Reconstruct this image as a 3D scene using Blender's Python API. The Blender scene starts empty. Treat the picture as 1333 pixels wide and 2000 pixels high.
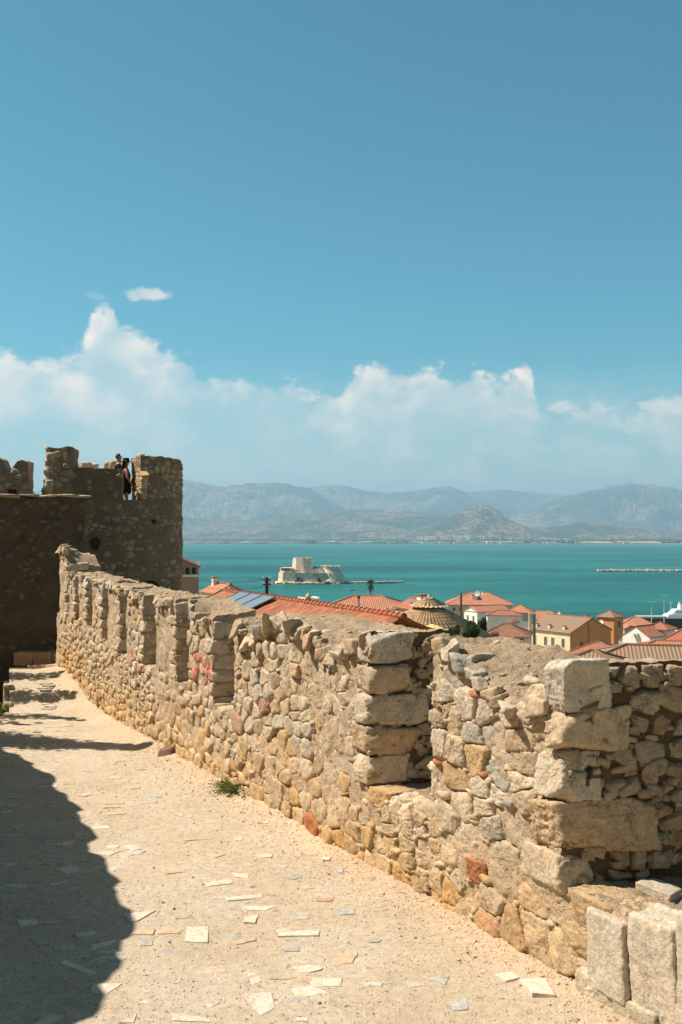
import bpy, bmesh, math, random
import numpy as np
from mathutils import Vector

# ------------------------------------------------------------------ camera, sky, sun, exposure
SC = bpy.context.scene
COL = SC.collection
R = math.radians
EYE = 45.0                      # camera height above the sea
F = 1944.0                      # focal length in photo pixels (35 mm on a 24x36 frame)
HX, HY = 666.5, 1048.0          # vanishing point of the view axis in the photo
cd = bpy.data.cameras.new('camera')
cam = bpy.data.objects.new('camera', cd); COL.objects.link(cam)
cam.location = (0, 0, EYE); cam.rotation_euler = (R(90), 0, 0)
cd.sensor_fit = 'VERTICAL'; cd.sensor_height = 36.0; cd.lens = 36.0 * F / 2000.0
cd.shift_y = 0.024; cd.clip_start = 0.1; cd.clip_end = 90000.0
SC.camera = cam
SUN_EL, SUN_BACK = 54.0, 7.0    # sun to the left (-X), a few degrees beyond the wall
sdir = Vector((-math.cos(R(SUN_EL)) * math.cos(R(SUN_BACK)), math.cos(R(SUN_EL)) * math.sin(R(SUN_BACK)), math.sin(R(SUN_EL))))
sl = bpy.data.lights.new('sun', 'SUN'); sl.energy = 5.0; sl.angle = R(0.5); sl.color = (1.0, 0.868, 0.725)
so = bpy.data.objects.new('sun', sl); COL.objects.link(so)
so.rotation_euler = (-sdir).to_track_quat('-Z', 'Y').to_euler(); so.location = (-50, 0, 120)
SC.view_settings.view_transform = 'Standard'; SC.view_settings.look = 'None'
SC.view_settings.exposure = 0.80; SC.view_settings.gamma = 1.0
SC.cycles.volume_bounces = 0
SC.cycles.max_bounces = 6; SC.cycles.diffuse_bounces = 3

W = bpy.data.worlds.new('World'); SC.world = W; W.use_nodes = True
wn, wl = W.node_tree.nodes, W.node_tree.links
wn.clear()
class NG:
    """tiny node-graph helper"""
    def __init__(s, nt): s.n, s.l = nt.nodes, nt.links
    def new(s, t, **kw):
        nd = s.n.new(t)
        for k, v in kw.items(): setattr(nd, k, v)
        return nd
    def put(s, sock, v):
        if v is None: return
        if hasattr(v, 'is_output') or isinstance(v, bpy.types.NodeSocket): s.l.new(v, sock)
        else: sock.default_value = v
    def m(s, op, a, b=None, c=None, clamp=False):
        nd = s.new('ShaderNodeMath', operation=op); nd.use_clamp = clamp
        s.put(nd.inputs[0], a); s.put(nd.inputs[1], b); s.put(nd.inputs[2], c)
        return nd.outputs[0]
    def mr(s, v, a, b, c=0.0, d=1.0, smooth=True):
        nd = s.new('ShaderNodeMapRange', interpolation_type='SMOOTHSTEP' if smooth else 'LINEAR')
        for i, x in enumerate((v, a, b, c, d)): s.put(nd.inputs[i], x)
        return nd.outputs[0]
    def mix(s, f, a, b, mode='MIX'):
        nd = s.new('ShaderNodeMix', data_type='RGBA', blend_type=mode)
        s.put(nd.inputs[0], f)
        for i, x in ((6, a), (7, b)):
            if isinstance(x, tuple) and len(x) == 3: x = x + (1,)
            s.put(nd.inputs[i], x)
        return nd.outputs[2]
    def noise(s, vec, scale, detail=4, rough=0.55, dist=0.0, dims='3D'):
        nd = s.new('ShaderNodeTexNoise', noise_dimensions=dims)
        s.put(nd.inputs['Vector'], vec); nd.inputs['Scale'].default_value = scale
        nd.inputs['Detail'].default_value = detail; nd.inputs['Roughness'].default_value = rough
        nd.inputs['Distortion'].default_value = dist
        return nd.outputs['Fac'], nd.outputs['Color']
    def comb(s, x, y, z):
        nd = s.new('ShaderNodeCombineXYZ')
        s.put(nd.inputs[0], x); s.put(nd.inputs[1], y); s.put(nd.inputs[2], z)
        return nd.outputs[0]
    def curve(s, v, pts, lo, hi):
        """piecewise curve through pts (x, y); x in lo..hi, y raw"""
        ys = [p[1] for p in pts]; y0, y1 = min(ys), max(ys) + 1e-9
        nd = s.new('ShaderNodeFloatCurve'); c = nd.mapping.curves[0]
        q = [((x - lo) / (hi - lo), (y - y0) / (y1 - y0)) for x, y in pts]
        c.points[0].location = q[0]; c.points[1].location = q[-1]
        for a in q[1:-1]: c.points.new(*a)
        nd.mapping.update()
        s.put(nd.inputs['Value'], s.mr(v, lo, hi, 0.0, 1.0, False))
        return s.m('MULTIPLY_ADD', nd.outputs[0], y1 - y0, y0)

g = NG(W.node_tree)
sky = g.new('ShaderNodeTexSky', sky_type='NISHITA')
sky.sun_disc = False; sky.sun_elevation = R(SUN_EL)
sky.sun_rotation = math.atan2(sdir.x, sdir.y)
sky.air_density = 1.0; sky.dust_density = 0.6; sky.ozone_density = 2.0; sky.altitude = 50
tc = g.new('ShaderNodeTexCoord')
sx = g.new('ShaderNodeSeparateXYZ'); g.l.new(tc.outputs['Generated'], sx.inputs[0])
az = g.m('ARCTAN2', sx.outputs[0], sx.outputs[1])             # bearing from +Y
el = g.m('ARCSINE', sx.outputs[2])
def A_(px): return math.atan((px - HX) / F)
def E_(py): return math.atan((HY - py) / F)
# cloud bank over the far mountains: height of its top against bearing
tops = [(-60, 712), (0, 714), (60, 712), (140, 700), (175, 650), (207, 606), (235, 636), (275, 655), (330, 690), (372, 708), (440, 736), (560, 742),
        (650, 768), (678, 738), (735, 710), (775, 720), (800, 735), (833, 712), (880, 730), (930, 722), (980, 742), (1022, 718), (1045, 765),
        (1090, 800), (1170, 792), (1230, 815), (1262, 800), (1320, 790), (1400, 800)]
lo, hi = -0.9, 0.9
tcur = [(A_(a), E_(b)) for a, b in tops]
tcur = [(-0.9, 0.10), (-0.6, 0.16), (-0.42, 0.13)] + tcur + [(0.5, 0.16), (0.9, 0.08)]
top = g.curve(az, tcur, lo, hi)
opac = [(-60, .85), (60, .85), (130, .95), (200, 1.0), (300, 1.0), (350, .8), (480, .68), (600, .68), (660, .85), (690, 1.0), (800, 1.0), (1020, .98), (1050, .75),
        (1100, .62), (1220, .62), (1260, .85), (1340, .95), (1400, .6)]
ocur = [(-0.9, .35), (-0.42, .5)] + [(A_(a), b) for a, b in opac] + [(0.5, .5), (0.9, .6)]
opa = g.curve(az, ocur, lo, hi)
uv = g.comb(az, g.m('MULTIPLY', el, 1.35), 0.0)
n1, n1c = g.noise(uv, 26, 8, 0.56, 0.25)
n2, _ = g.noise(uv, 9, 7, 0.6, 0.4)
n3, _ = g.noise(uv, 70, 6, 0.6, 0.3)
puff = g.m('MULTIPLY_ADD', g.m('SUBTRACT', n1, 0.5), 0.050, g.m('MULTIPLY', g.m('SUBTRACT', n3, 0.5), 0.030))
dep = g.m('SUBTRACT', g.m('ADD', top, puff), el)              # >0 inside the bank
edge = g.mr(dep, -0.003, 0.013)
wisp = g.mr(g.m('ADD', n2, g.m('MULTIPLY', g.m('SUBTRACT', n1, .5), .5)), 0.36, 0.70)
near_top = g.mr(dep, 0.0, 0.075, 1.0, 0.0)
body = g.m('MULTIPLY', opa, g.mr(dep, 0.0, 0.10, 1.0, 0.80))
body = g.m('MULTIPLY', body, g.m('MULTIPLY_ADD', g.m('MULTIPLY', wisp, g.mr(n1, .3, .62, .55, 1.0)), 0.56, 0.50))
alpha = g.m('MULTIPLY', edge, body, clamp=True)
# soft veil that thickens towards the horizon
veil = g.m('MULTIPLY', g.mr(el, 0.02, 0.185, 0.78, 0.0), g.m('MULTIPLY_ADD', g.m('ADD', g.m('MULTIPLY', n2, .5), g.m('MULTIPLY', n1, .5)), 2.2, -0.15))
front = g.mr(sx.outputs[1], -0.2, 0.5)
alpha0 = alpha
alpha = g.m('MAXIMUM', alpha, veil, clamp=True)
def blob(px, py, rx, ry, amt, k=1.0):
    dx = g.m('DIVIDE', g.m('SUBTRACT', az, A_(px)), rx / F); dy = g.m('DIVIDE', g.m('SUBTRACT', el, E_(py)), ry / F)
    r2 = g.m('SQRT', g.m('ADD', g.m('MULTIPLY', dx, dx), g.m('MULTIPLY', dy, dy)))
    r2 = g.m('ADD', r2, g.m('MULTIPLY', g.m('SUBTRACT', n1, 0.5), 2.2 * k))
    r2 = g.m('ADD', r2, g.m('MULTIPLY', g.m('SUBTRACT', n3, 0.5), 1.6 * k))
    return g.m('MULTIPLY', g.mr(r2, 0.45, 1.15, 1.0, 0.0), amt)
bl = [blob(303, 584, 44, 13, .58, 1.0), blob(1012, 880, 70, 20, .55), blob(1100, 800, 34, 16, .6), blob(1310, 806, 62, 22, .7),
      blob(1225, 855, 90, 22, .3), blob(190, 592, 26, 10, .12), blob(560, 800, 60, 18, .3), blob(740, 850, 110, 20, .3), blob(330, 860, 120, 24, .3)]
for b in bl: alpha = g.m('MAXIMUM', alpha, b, clamp=True)
alpha = g.m('MULTIPLY', alpha, g.m('MULTIPLY_ADD', front, .75, .25))
lightc = g.mix(g.m('MULTIPLY', g.mr(n1, .35, .62), near_top), (10.0, 9.2, 8.3), (13.6, 11.2, 9.2))
zen = g.m('MULTIPLY', g.mr(el, 0.45, 1.15, 1.0, 0.50), g.mr(el, 0.12, 0.50, 1.0, 0.88))                        # the zenith, far above the frame, is deeper
skyc = g.mix(1.0, g.mix(1.0, sky.outputs[0], (0.33, 1.08, 1.06), 'MULTIPLY'), g.comb(zen, zen, zen), 'MULTIPLY')
final = g.mix(alpha, skyc, lightc)
bg = g.new('ShaderNodeBackground'); g.l.new(final, bg.inputs[0]); bg.inputs[1].default_value = 0.060
wo = g.new('ShaderNodeOutputWorld'); g.l.new(bg.outputs[0], wo.inputs[0])

# ------------------------------------------------------------------ general helpers
rnd = random.Random(7)
rs = np.random.RandomState(11)
def tag(o, label=None, cat=None, group=None, kind=None):
    if label: o['label'] = label
    if cat: o['category'] = cat
    if group: o['group'] = group
    if kind: o['kind'] = kind
    return o
def link(o, parent=None):
    COL.objects.link(o)
    if parent is not None:
        o.parent = parent
        o.matrix_parent_inverse = parent.matrix_basis.inverted()
    return o
def empty(name, loc, label, cat, group=None):
    o = bpy.data.objects.new(name, None); o.location = loc; o.empty_display_size = .2
    COL.objects.link(o); return tag(o, label, cat, group)
def npmesh(name, V, Fa, mat=None, parent=None, C=None, smooth=True, UV=None):
    """V (n,3), Fa list of int arrays (m,k) -> one mesh object"""
    if not isinstance(Fa, (list, tuple)): Fa = [Fa]
    me = bpy.data.meshes.new(name)
    me.vertices.add(len(V)); me.vertices.foreach_set('co', np.asarray(V, np.float32).ravel())
    nl = sum(f.size for f in Fa); nf = sum(len(f) for f in Fa)
    me.loops.add(nl); me.polygons.add(nf)
    li = np.concatenate([f.ravel() for f in Fa]).astype(np.int32)
    tot = np.concatenate([np.full(len(f), f.shape[1], np.int32) for f in Fa])
    st = np.concatenate([[0], np.cumsum(tot)[:-1]]).astype(np.int32)
    me.loops.foreach_set('vertex_index', li); me.polygons.foreach_set('loop_start', st)
    me.polygons.foreach_set('use_smooth', np.full(nf, smooth))
    me.update(calc_edges=True)
    if C is not None:
        at = me.color_attributes.new('Col', 'FLOAT_COLOR', 'POINT')
        c4 = np.ones((len(V), 4), np.float32); c4[:, :3] = C
        at.data.foreach_set('color', c4.ravel())
    if mat: me.materials.append(mat)
    return link(bpy.data.objects.new(name, me), parent)

def _h(ix, iy, iz, seed):
    n = (ix.astype(np.uint32) * np.uint32(374761393) + iy.astype(np.uint32) * np.uint32(668265263) +
         iz.astype(np.uint32) * np.uint32(2147483647) + np.uint32((seed * 974711 + 12345) & 0xffffffff))
    n = (n ^ (n >> np.uint32(13))) * np.uint32(1274126177)
    n = (n ^ (n >> np.uint32(16))) * np.uint32(2246822519)
    n = n ^ (n >> np.uint32(15))
    return (n & np.uint32(0xffffff)).astype(np.float64) / float(0xffffff) * 2 - 1
def vn(P, seed=0):
    P = np.asarray(P, float); I = np.floor(P).astype(np.int64); f = P - I; f = f * f * (3 - 2 * f)
    x, y, z = I[:, 0], I[:, 1], I[:, 2]; out = 0
    for dx in (0, 1):
        for dy in (0, 1):
            for dz in (0, 1):
                w = (f[:, 0] if dx else 1 - f[:, 0]) * (f[:, 1] if dy else 1 - f[:, 1]) * (f[:, 2] if dz else 1 - f[:, 2])
                out = out + w * _h(x + dx, y + dy, z + dz, seed)
    return out
def fbm(P, octv=4, seed=0, gain=.5, ridged=False):
    a, s, t = 1.0, 0, 0; P = np.asarray(P, float)
    for i in range(octv):
        v = vn(P * (2 ** i) + 17.3 * i, seed + i)
        if ridged: v = 1 - 2 * np.abs(v)
        s = s + a * v; t += a; a *= gain
    return s / t
def fbm3(P, octv, seed): return np.stack([fbm(P, octv, seed + 31 * k) for k in range(3)], 1)

class Acc:
    """accumulates vertex / face / colour arrays into one mesh"""
    def __init__(s): s.V, s.T, s.Q, s.C, s.n = [], [], [], [], 0
    def add(s, V, Fc, C):
        V = np.asarray(V, float); C = np.asarray(C, float)
        if C.ndim == 1: C = np.tile(C, (len(V), 1))
        s.V.append(V); s.C.append(C); (s.T if Fc.shape[1] == 3 else s.Q).append(Fc + s.n); s.n += len(V)
    def build(s, name, mat, parent=None, post=None, smooth=True):
        if not s.V: return None
        V = np.concatenate(s.V); C = np.concatenate(s.C)
        if post is not None: V, C = post(V, C)
        Fa = ([np.concatenate(s.T)] if s.T else []) + ([np.concatenate(s.Q)] if s.Q else [])
        return npmesh(name, V, Fa, mat, parent, C, smooth)

class MB:
    """hard-surface parts: boxes, prisms, tubes joined into one mesh"""
    def __init__(s): s.v, s.f = [], []
    def poly(s, vs, fs):
        n = len(s.v); s.v += [tuple(p) for p in vs]; s.f += [tuple(i + n for i in q) for q in fs]; return s
    def box(s, c, d, yaw=0.0):
        cx, cy, cz = c; hx, hy, hz = d[0] / 2, d[1] / 2, d[2] / 2; co, si = math.cos(yaw), math.sin(yaw)
        vs = [(cx + x * co - y * si, cy + x * si + y * co, cz + z) for z in (-hz, hz) for x, y in ((-hx, -hy), (hx, -hy), (hx, hy), (-hx, hy))]
        return s.poly(vs, [(3, 2, 1, 0), (4, 5, 6, 7), (0, 1, 5, 4), (1, 2, 6, 5), (2, 3, 7, 6), (3, 0, 4, 7)])
    def prism(s, pts, z0, z1, top=None):
        """pts ccw (x,y); top = scaled/other polygon"""
        n = len(pts); t = top or pts
        vs = [(x, y, z0) for x, y in pts] + [(x, y, z1) for x, y in t]
        return s.poly(vs, [tuple(range(n - 1, -1, -1)), tuple(range(n, 2 * n))] + [(i, (i + 1) % n, n + (i + 1) % n, n + i) for i in range(n)])
    def tube(s, pts, rad, n=8, caps=True):
        pts = [Vector(p) for p in pts]; base = len(s.v); rr = rad if isinstance(rad, (list, tuple)) else [rad] * len(pts)
        for i, p in enumerate(pts):
            t = (pts[min(i + 1, len(pts) - 1)] - pts[max(i - 1, 0)]).normalized()
            a = t.cross(Vector((0, 0, 1)) if abs(t.z) < .9 else Vector((1, 0, 0))).normalized(); b = t.cross(a)
            for k in range(n):
                w = 2 * math.pi * k / n; s.v.append(tuple(p + (a * math.cos(w) + b * math.sin(w)) * rr[i]))
        for i in range(len(pts) - 1):
            for k in range(n):
                q = base + i * n; s.f.append((q + k, q + (k + 1) % n, q + n + (k + 1) % n, q + n + k))
        if caps:
            s.f.append(tuple(base + k for k in range(n))[::-1]); s.f.append(tuple(base + (len(pts) - 1) * n + k for k in range(n)))
        return s
    def lathe(s, c, prof, n=20):
        base = len(s.v)
        for r_, z in prof:
            for k in range(n):
                w = 2 * math.pi * k / n; s.v.append((c[0] + r_ * math.cos(w), c[1] + r_ * math.sin(w), c[2] + z))
        for i in range(len(prof) - 1):
            for k in range(n):
                q = base + i * n; s.f.append((q + k, q + (k + 1) % n, q + n + (k + 1) % n, q + n + k))
        s.f.append(tuple(base + k for k in range(n))[::-1]); s.f.append(tuple(base + (len(prof) - 1) * n + k for k in range(n)))
        return s
    def build(s, name, mat, parent=None, smooth=False, bevel=0.0):
        me = bpy.data.meshes.new(name); me.from_pydata(s.v, [], s.f); me.materials.append(mat)
        if smooth: me.polygons.foreach_set('use_smooth', [True] * len(me.polygons))
        o = link(bpy.data.objects.new(name, me), parent)
        if bevel:
            b = o.modifiers.new('bevel', 'BEVEL'); b.width = bevel; b.segments = 2; b.limit_method = 'ANGLE'
        return o

def at(px, py, d):
    """point seen at photo pixel (px,py) at distance d in front of the camera"""
    return Vector(((px - HX) / F * d, d, EYE - (py - HY) / F * d))

# ------------------------------------------------------------------ materials
def mat_new(name):
    m = bpy.data.materials.new(name); m.use_nodes = True; m.node_tree.nodes.clear()
    gg = NG(m.node_tree); b = gg.new('ShaderNodeBsdfPrincipled'); o = gg.new('ShaderNodeOutputMaterial')
    gg.l.new(b.outputs[0], o.inputs[0]); b.inputs['Specular IOR Level'].default_value = .25
    return m, gg, b
def opos(gg):
    return gg.new('ShaderNodeNewGeometry').outputs['Position']
def bump(gg, b, hgt, dist, strength=1.0):
    bp = gg.new('ShaderNodeBump'); bp.inputs['Distance'].default_value = dist; bp.inputs['Strength'].default_value = strength
    gg.l.new(hgt, bp.inputs['Height']); gg.l.new(bp.outputs[0], b.inputs['Normal'])
def plain(name, c, rough=.8, var=.12, scale=3.0, bd=0.0, metal=0.0, bscale=20):
    m, gg, b = mat_new(name); p = opos(gg)
    n, _ = gg.noise(p, scale, 5, .6); f = gg.mr(n, .3, .7, 1 - var, 1 + var, False)
    col = gg.mix(1.0, c, gg.comb(f, f, f), 'MULTIPLY'); gg.l.new(col, b.inputs['Base Color'])
    b.inputs['Roughness'].default_value = rough; b.inputs['Metallic'].default_value = metal
    if bd:
        n2_, _ = gg.noise(p, bscale, 4, .6); bump(gg, b, n2_, bd)
    return m
def stone_mat(name, fine=1.0, bd=.012):
    """limestone: colour per stone from the mesh, mottling, veins, pits"""
    m, gg, b = mat_new(name); p = opos(gg)
    at_ = gg.new('ShaderNodeAttribute', attribute_name='Col')
    n, nc = gg.noise(p, 9 * fine, 6, .65); n2_, _ = gg.noise(p, 38 * fine, 6, .7); n3_, _ = gg.noise(p, 2.2 * fine, 4, .6)
    f = gg.m('MULTIPLY', gg.mr(n, .28, .72, .70, 1.22, False), gg.mr(n2_, .3, .72, .72, 1.20, False))
    c = gg.mix(1.0, at_.outputs['Color'], gg.comb(f, f, f), 'MULTIPLY')
    st = gg.mr(gg.m('ADD', n, gg.m('MULTIPLY', n3_, .5)), .78, .95)      # ochre staining
    c = gg.mix(gg.m('MULTIPLY', st, .45), c, gg.mix(1.0, c, (1.1, .78, .48), 'MULTIPLY'))
    lich = gg.mr(gg.noise(p, 14 * fine, 5, .7, .6)[0], .58, .68)
    c = gg.mix(gg.m('MULTIPLY', lich, .35), c, (.30, .275, .23))
    vo = gg.new('ShaderNodeTexVoronoi', feature='DISTANCE_TO_EDGE'); vo.inputs['Scale'].default_value = 6 * fine
    gg.l.new(gg.mix(.28, p, nc, 'ADD'), vo.inputs['Vector'])
    crack = gg.mr(vo.outputs['Distance'], 0.0, .018, 1.0, 0.0)
    crack = gg.m('MULTIPLY', crack, gg.mr(n3_, .50, .62))
    c = gg.mix(gg.m('MULTIPLY', crack, .55), c, (.12, .09, .06))
    gg.l.new(c, b.inputs['Base Color']); b.inputs['Roughness'].default_value = .92
    b.inputs['Specular IOR Level'].default_value = .15
    hgt = gg.m('ADD', gg.m('MULTIPLY', n, .9), gg.m('MULTIPLY', n2_, .55)); hgt = gg.m('SUBTRACT', hgt, gg.m('MULTIPLY', crack, .5))
    bump(gg, b, hgt, bd / fine)
    return m
def mortar_mat(name, fine=1.0, bd=.02):
    m, gg, b = mat_new(name); p = opos(gg)
    at_ = gg.new('ShaderNodeAttribute', attribute_name='Col')
    n, _ = gg.noise(p, 5 * fine, 6, .65); n2_, _ = gg.noise(p, 55 * fine, 5, .75)
    vo = gg.new('ShaderNodeTexVoronoi'); vo.inputs['Scale'].default_value = 34 * fine; gg.l.new(p, vo.inputs['Vector'])
    peb = gg.mr(vo.outputs['Distance'], .12, .42, 1.0, 0.0)
    vs = gg.new('ShaderNodeSeparateXYZ'); gg.l.new(vo.outputs['Color'], vs.inputs[0])
    pick = gg.mr(vs.outputs[0], .62, .66)
    f = gg.m('MULTIPLY', gg.mr(n, .28, .72, .72, 1.18, False), gg.mr(n2_, .3, .7, .62, 1.25, False))
    c = gg.mix(1.0, at_.outputs['Color'], gg.comb(f, f, f), 'MULTIPLY')
    pc = gg.mix(1.0, at_.outputs['Color'], gg.mix(vs.outputs[1], (1.25, 1.28, 1.3), (.65, .5, .42)), 'MULTIPLY')
    c = gg.mix(gg.m('MULTIPLY', gg.m('MULTIPLY', peb, pick), .6), c, pc)
    hole = gg.mr(gg.noise(p, 24 * fine, 3, .6)[0], .30, .38, 1.0, 0.0)
    c = gg.mix(gg.m('MULTIPLY', hole, .45), c, (.16, .11, .07))
    gg.l.new(c, b.inputs['Base Color']); b.inputs['Roughness'].default_value = .97; b.inputs['Specular IOR Level'].default_value = .1
    hgt = gg.m('ADD', gg.m('MULTIPLY', n2_, .7), gg.m('MULTIPLY', gg.m('MULTIPLY', peb, pick), .6)); hgt = gg.m('ADD', hgt, gg.m('MULTIPLY', n, .6))
    hgt = gg.m('SUBTRACT', hgt, gg.m('MULTIPLY', hole, .9))
    bump(gg, b, hgt, bd / fine)
    return m
M_STONE, M_MORT = stone_mat('limestone', 1.0, .022), mortar_mat('lime_mortar')
M_STONE2, M_MORT2 = stone_mat('tower_stone', .5, .004), mortar_mat('tower_mortar', .5, .005)

# ------------------------------------------------------------------ rubble masonry generator
def ico(sub):
    bm = bmesh.new(); bmesh.ops.create_icosphere(bm, subdivisions=sub, radius=1.0)
    V = np.array([v.co[:] for v in bm.verts]); Fc = np.array([[v.index for v in f.verts] for f in bm.faces]); bm.free()
    return V / np.linalg.norm(V, axis=1)[:, None], Fc
ICO = {k: ico(k) for k in (1, 2, 3, 4, 5, 6)}
PAL = [((.55, .455, .33), 6), ((.53, .455, .35), 6), ((.50, .40, .275), 5), ((.49, .37, .24), 2.2), ((.51, .36, .20), .7), ((.48, .32, .22), .6),
       ((.40, .18, .10), .12), ((.43, .40, .335), 1.0)]
PALW = np.array([w for _, w in PAL]); PALC = np.array([c for c, _ in PAL])
def pick_col(warm=0.0, red=1.0, rsx=rs):
    w = PALW.copy(); w[4] *= 1 + 6 * warm; w[3] *= 1 + 2.5 * warm; w[6] *= red; w[7] *= max(0, 1 - 1.4 * warm); w[0] *= 1 - .4 * warm
    c = PALC[rsx.choice(len(PAL), p=w / w.sum())] * (1 + rsx.uniform(-.12, .12))
    return c * np.array([1 + .05 * warm, 1 - .07 * warm, 1 - .27 * warm])
def rock(N, h, ctr, ax, sub, p=14, rough=.05, col=(.5, .4, .3), seed=None, warp=.12):
    """smooth-min convex polytope (plane normals N, distances h in local axes), roughened; ax = 3x3 rows e1,e2,e3"""
    D, Fc = ICO[sub]
    seed = rs.randint(1 << 20) if seed is None else seed
    N = np.asarray(N, float); N /= np.linalg.norm(N, axis=1)[:, None]; h = np.asarray(h, float)
    sc_ = np.array([max(.02, np.min(np.where(np.abs(N[:, k]) > .3, h / np.maximum(np.abs(N[:, k]), 1e-6), 9))) for k in range(3)])
    d = D * sc_; d /= np.linalg.norm(d, axis=1)[:, None]
    q = np.clip(d @ N.T / h, 1e-9, None)
    r = np.power((q ** p).sum(1), -1.0 / p)
    V = d * r[:, None]; size = float(np.cbrt(np.prod(sc_)))
    o = np.array([seed % 97, seed % 89, seed % 83]) * 1.7
    rr = 1 + warp * fbm(V / size * 1.1 + o, 2, 3) + rough * fbm(V / size * 3.2 + o, 4 if sub > 3 else 2, 5, .62, True)
    if sub >= 5: rr = rr + rough * .35 * fbm(V / size * 11.0 + o, 3, 15, .65)
    V = V * rr[:, None]
    return ctr + V @ np.asarray(ax), Fc, col
def clip_poly(P, n, c):
    """keep part of polygon with n.x <= c"""
    out = []
    for i in range(len(P)):
        a, b = P[i], P[(i + 1) % len(P)]; da, db = a @ n - c, b @ n - c
        if da <= 0: out.append(a)
        if (da < 0) != (db < 0) and da != db: out.append(a + (b - a) * (da / (da - db)))
    return out
def cells(pts, R_=.6, stretch=1.25):
    P = np.array(pts) * np.array([1 / stretch, 1.0]); out = []
    for i in range(len(P)):
        dv = P - P[i]; dist = (dv ** 2).sum(1); idx = np.argsort(dist)[1:15]
        poly = [P[i] + np.array(q) * R_ for q in ((-1, -1), (1, -1), (1, 1), (-1, 1))]
        for j in idx:
            if len(poly) < 3: break
            n = P[j] - P[i]; poly = clip_poly(poly, n, n @ (P[i] + P[j]) / 2)
        out.append([q * np.array([stretch, 1.0]) for q in poly] if len(poly) > 2 else None)
    return out
def course_points(w0, w1, z0, z1, hfun, wfun):
    pts = []; z = z0
    while z < z1:
        hh = hfun(z); w = w0 + rnd.uniform(-.2, .1)
        while w < w1 + .1:
            a = wfun(w) * rnd.choice((rnd.uniform(.45, .9), rnd.uniform(.8, 1.9)))
            pts.append((w + a / 2, z + hh * (.5 + rnd.uniform(-.38, .38)) + .04 * math.sin(w * 1.3 + z * 2)))
            if a > .8 * wfun(w) and rnd.random() < .22:
                pts.append((w + a * rnd.uniform(.2, .8), z + hh * rnd.choice((.02, .98)) + rnd.uniform(-.01, .01)))
            w += a
        z += hh
    return pts
def stone_in_cell(poly, frame, gap, prot, depth, sub, col, taper=.22, p=13, rough=.06, warp=.10):
    """frame(w,z)-> (pos3, e1, e2, e3)"""
    Q = np.array(poly); a = 0; c = np.zeros(2)
    for i in range(len(Q)):
        x, y = Q[i], Q[(i + 1) % len(Q)]; cr = x[0] * y[1] - x[1] * y[0]; a += cr; c += (x + y) * cr
    if abs(a) < 1e-6: return None
    c /= 3 * a; a = abs(a) / 2
    if a < gap * gap * 3: return None
    pos, e1, e2, e3 = frame(c[0], c[1])
    N, h = [], []
    for i in range(len(Q)):
        x, y = Q[i], Q[(i + 1) % len(Q)]; t = y - x; L = np.hypot(*t)
        if L < .012: continue
        n = np.array([t[1], -t[0]]) / L; dd = n @ (x - c)
        if dd < 0: n, dd = -n, -dd
        k3 = rs.uniform(.2, 1.3) * taper
        N.append((n[0], n[1], k3)); h.append((max(dd - gap / 2, .012) + k3 * depth * .72) / math.sqrt(1 + k3 * k3))
    mx, mn = Q.max(0) - c, c - Q.min(0)
    for n, hh in (((1, 0, 0), mx[0]), ((-1, 0, 0), mn[0]), ((0, 1, 0), mx[1]), ((0, -1, 0), mn[1])): N.append(n); h.append(max(hh, .015))
    sz = math.sqrt(a)
    N.append((rs.uniform(-.12, .12), rs.uniform(-.12, .12), 1)); h.append(depth * .99)
    for k in range(rs.randint(3, 7)):                       # hacked facets round the front
        an = rs.uniform(0, 6.283); t = rs.uniform(.2, .75); N.append((math.cos(an) * t, math.sin(an) * t, 1))
        h.append((depth + t * sz * rs.uniform(.32, .52)) / math.sqrt(1 + t * t))
    N.append((0, 0, -1)); h.append(depth)
    return rock(N, h, pos + e3 * (prot - depth), np.stack([e1, e2, e3]), sub, p, rough, col, None, warp)

def grid_block(acc, pos, zb, zt, na, nb, nz, disp, col, faces='FBLRT', colT=None):
    """solid block: pos(a,b)->(x,y), zb(a,b), zt(a,b); noise-displaced skin in shared vector field"""
    def add(Pt, sh, c):
        Pt = disp(Pt); n0, n1_ = sh; idx = np.arange(n0 * n1_).reshape(n0, n1_)
        Fq = np.stack([idx[:-1, :-1].ravel(), idx[1:, :-1].ravel(), idx[1:, 1:].ravel(), idx[:-1, 1:].ravel()], 1)
        acc.add(Pt, Fq, c)
    def surf(A, B, Tt):
        xy = pos(A, B); b0, t0 = zb(A, B), zt(A, B); return np.stack([xy[0], xy[1], b0 + (t0 - b0) * Tt], -1)
    la, lb, lz = np.linspace(0, 1, na), np.linspace(0, 1, nb), np.linspace(0, 1, nz)
    if 'F' in faces: A, T = np.meshgrid(la, lz, indexing='ij'); add(surf(A.ravel(), A.ravel() * 0, T.ravel()), A.shape, col)
    if 'B' in faces: A, T = np.meshgrid(la, lz, indexing='ij'); add(surf(A.ravel(), A.ravel() * 0 + 1, T.ravel()), A.shape, col)
    if 'L' in faces: B, T = np.meshgrid(lb, lz, indexing='ij'); add(surf(B.ravel() * 0, B.ravel(), T.ravel()), B.shape, col)
    if 'R' in faces: B, T = np.meshgrid(lb, lz, indexing='ij'); add(surf(B.ravel() * 0 + 1, B.ravel(), T.ravel()), B.shape, col)
    if 'T' in faces: A, B = np.meshgrid(la, lb, indexing='ij'); add(surf(A.ravel(), B.ravel(), A.ravel() * 0 + 1), A.shape, col if colT is None else colT)
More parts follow.
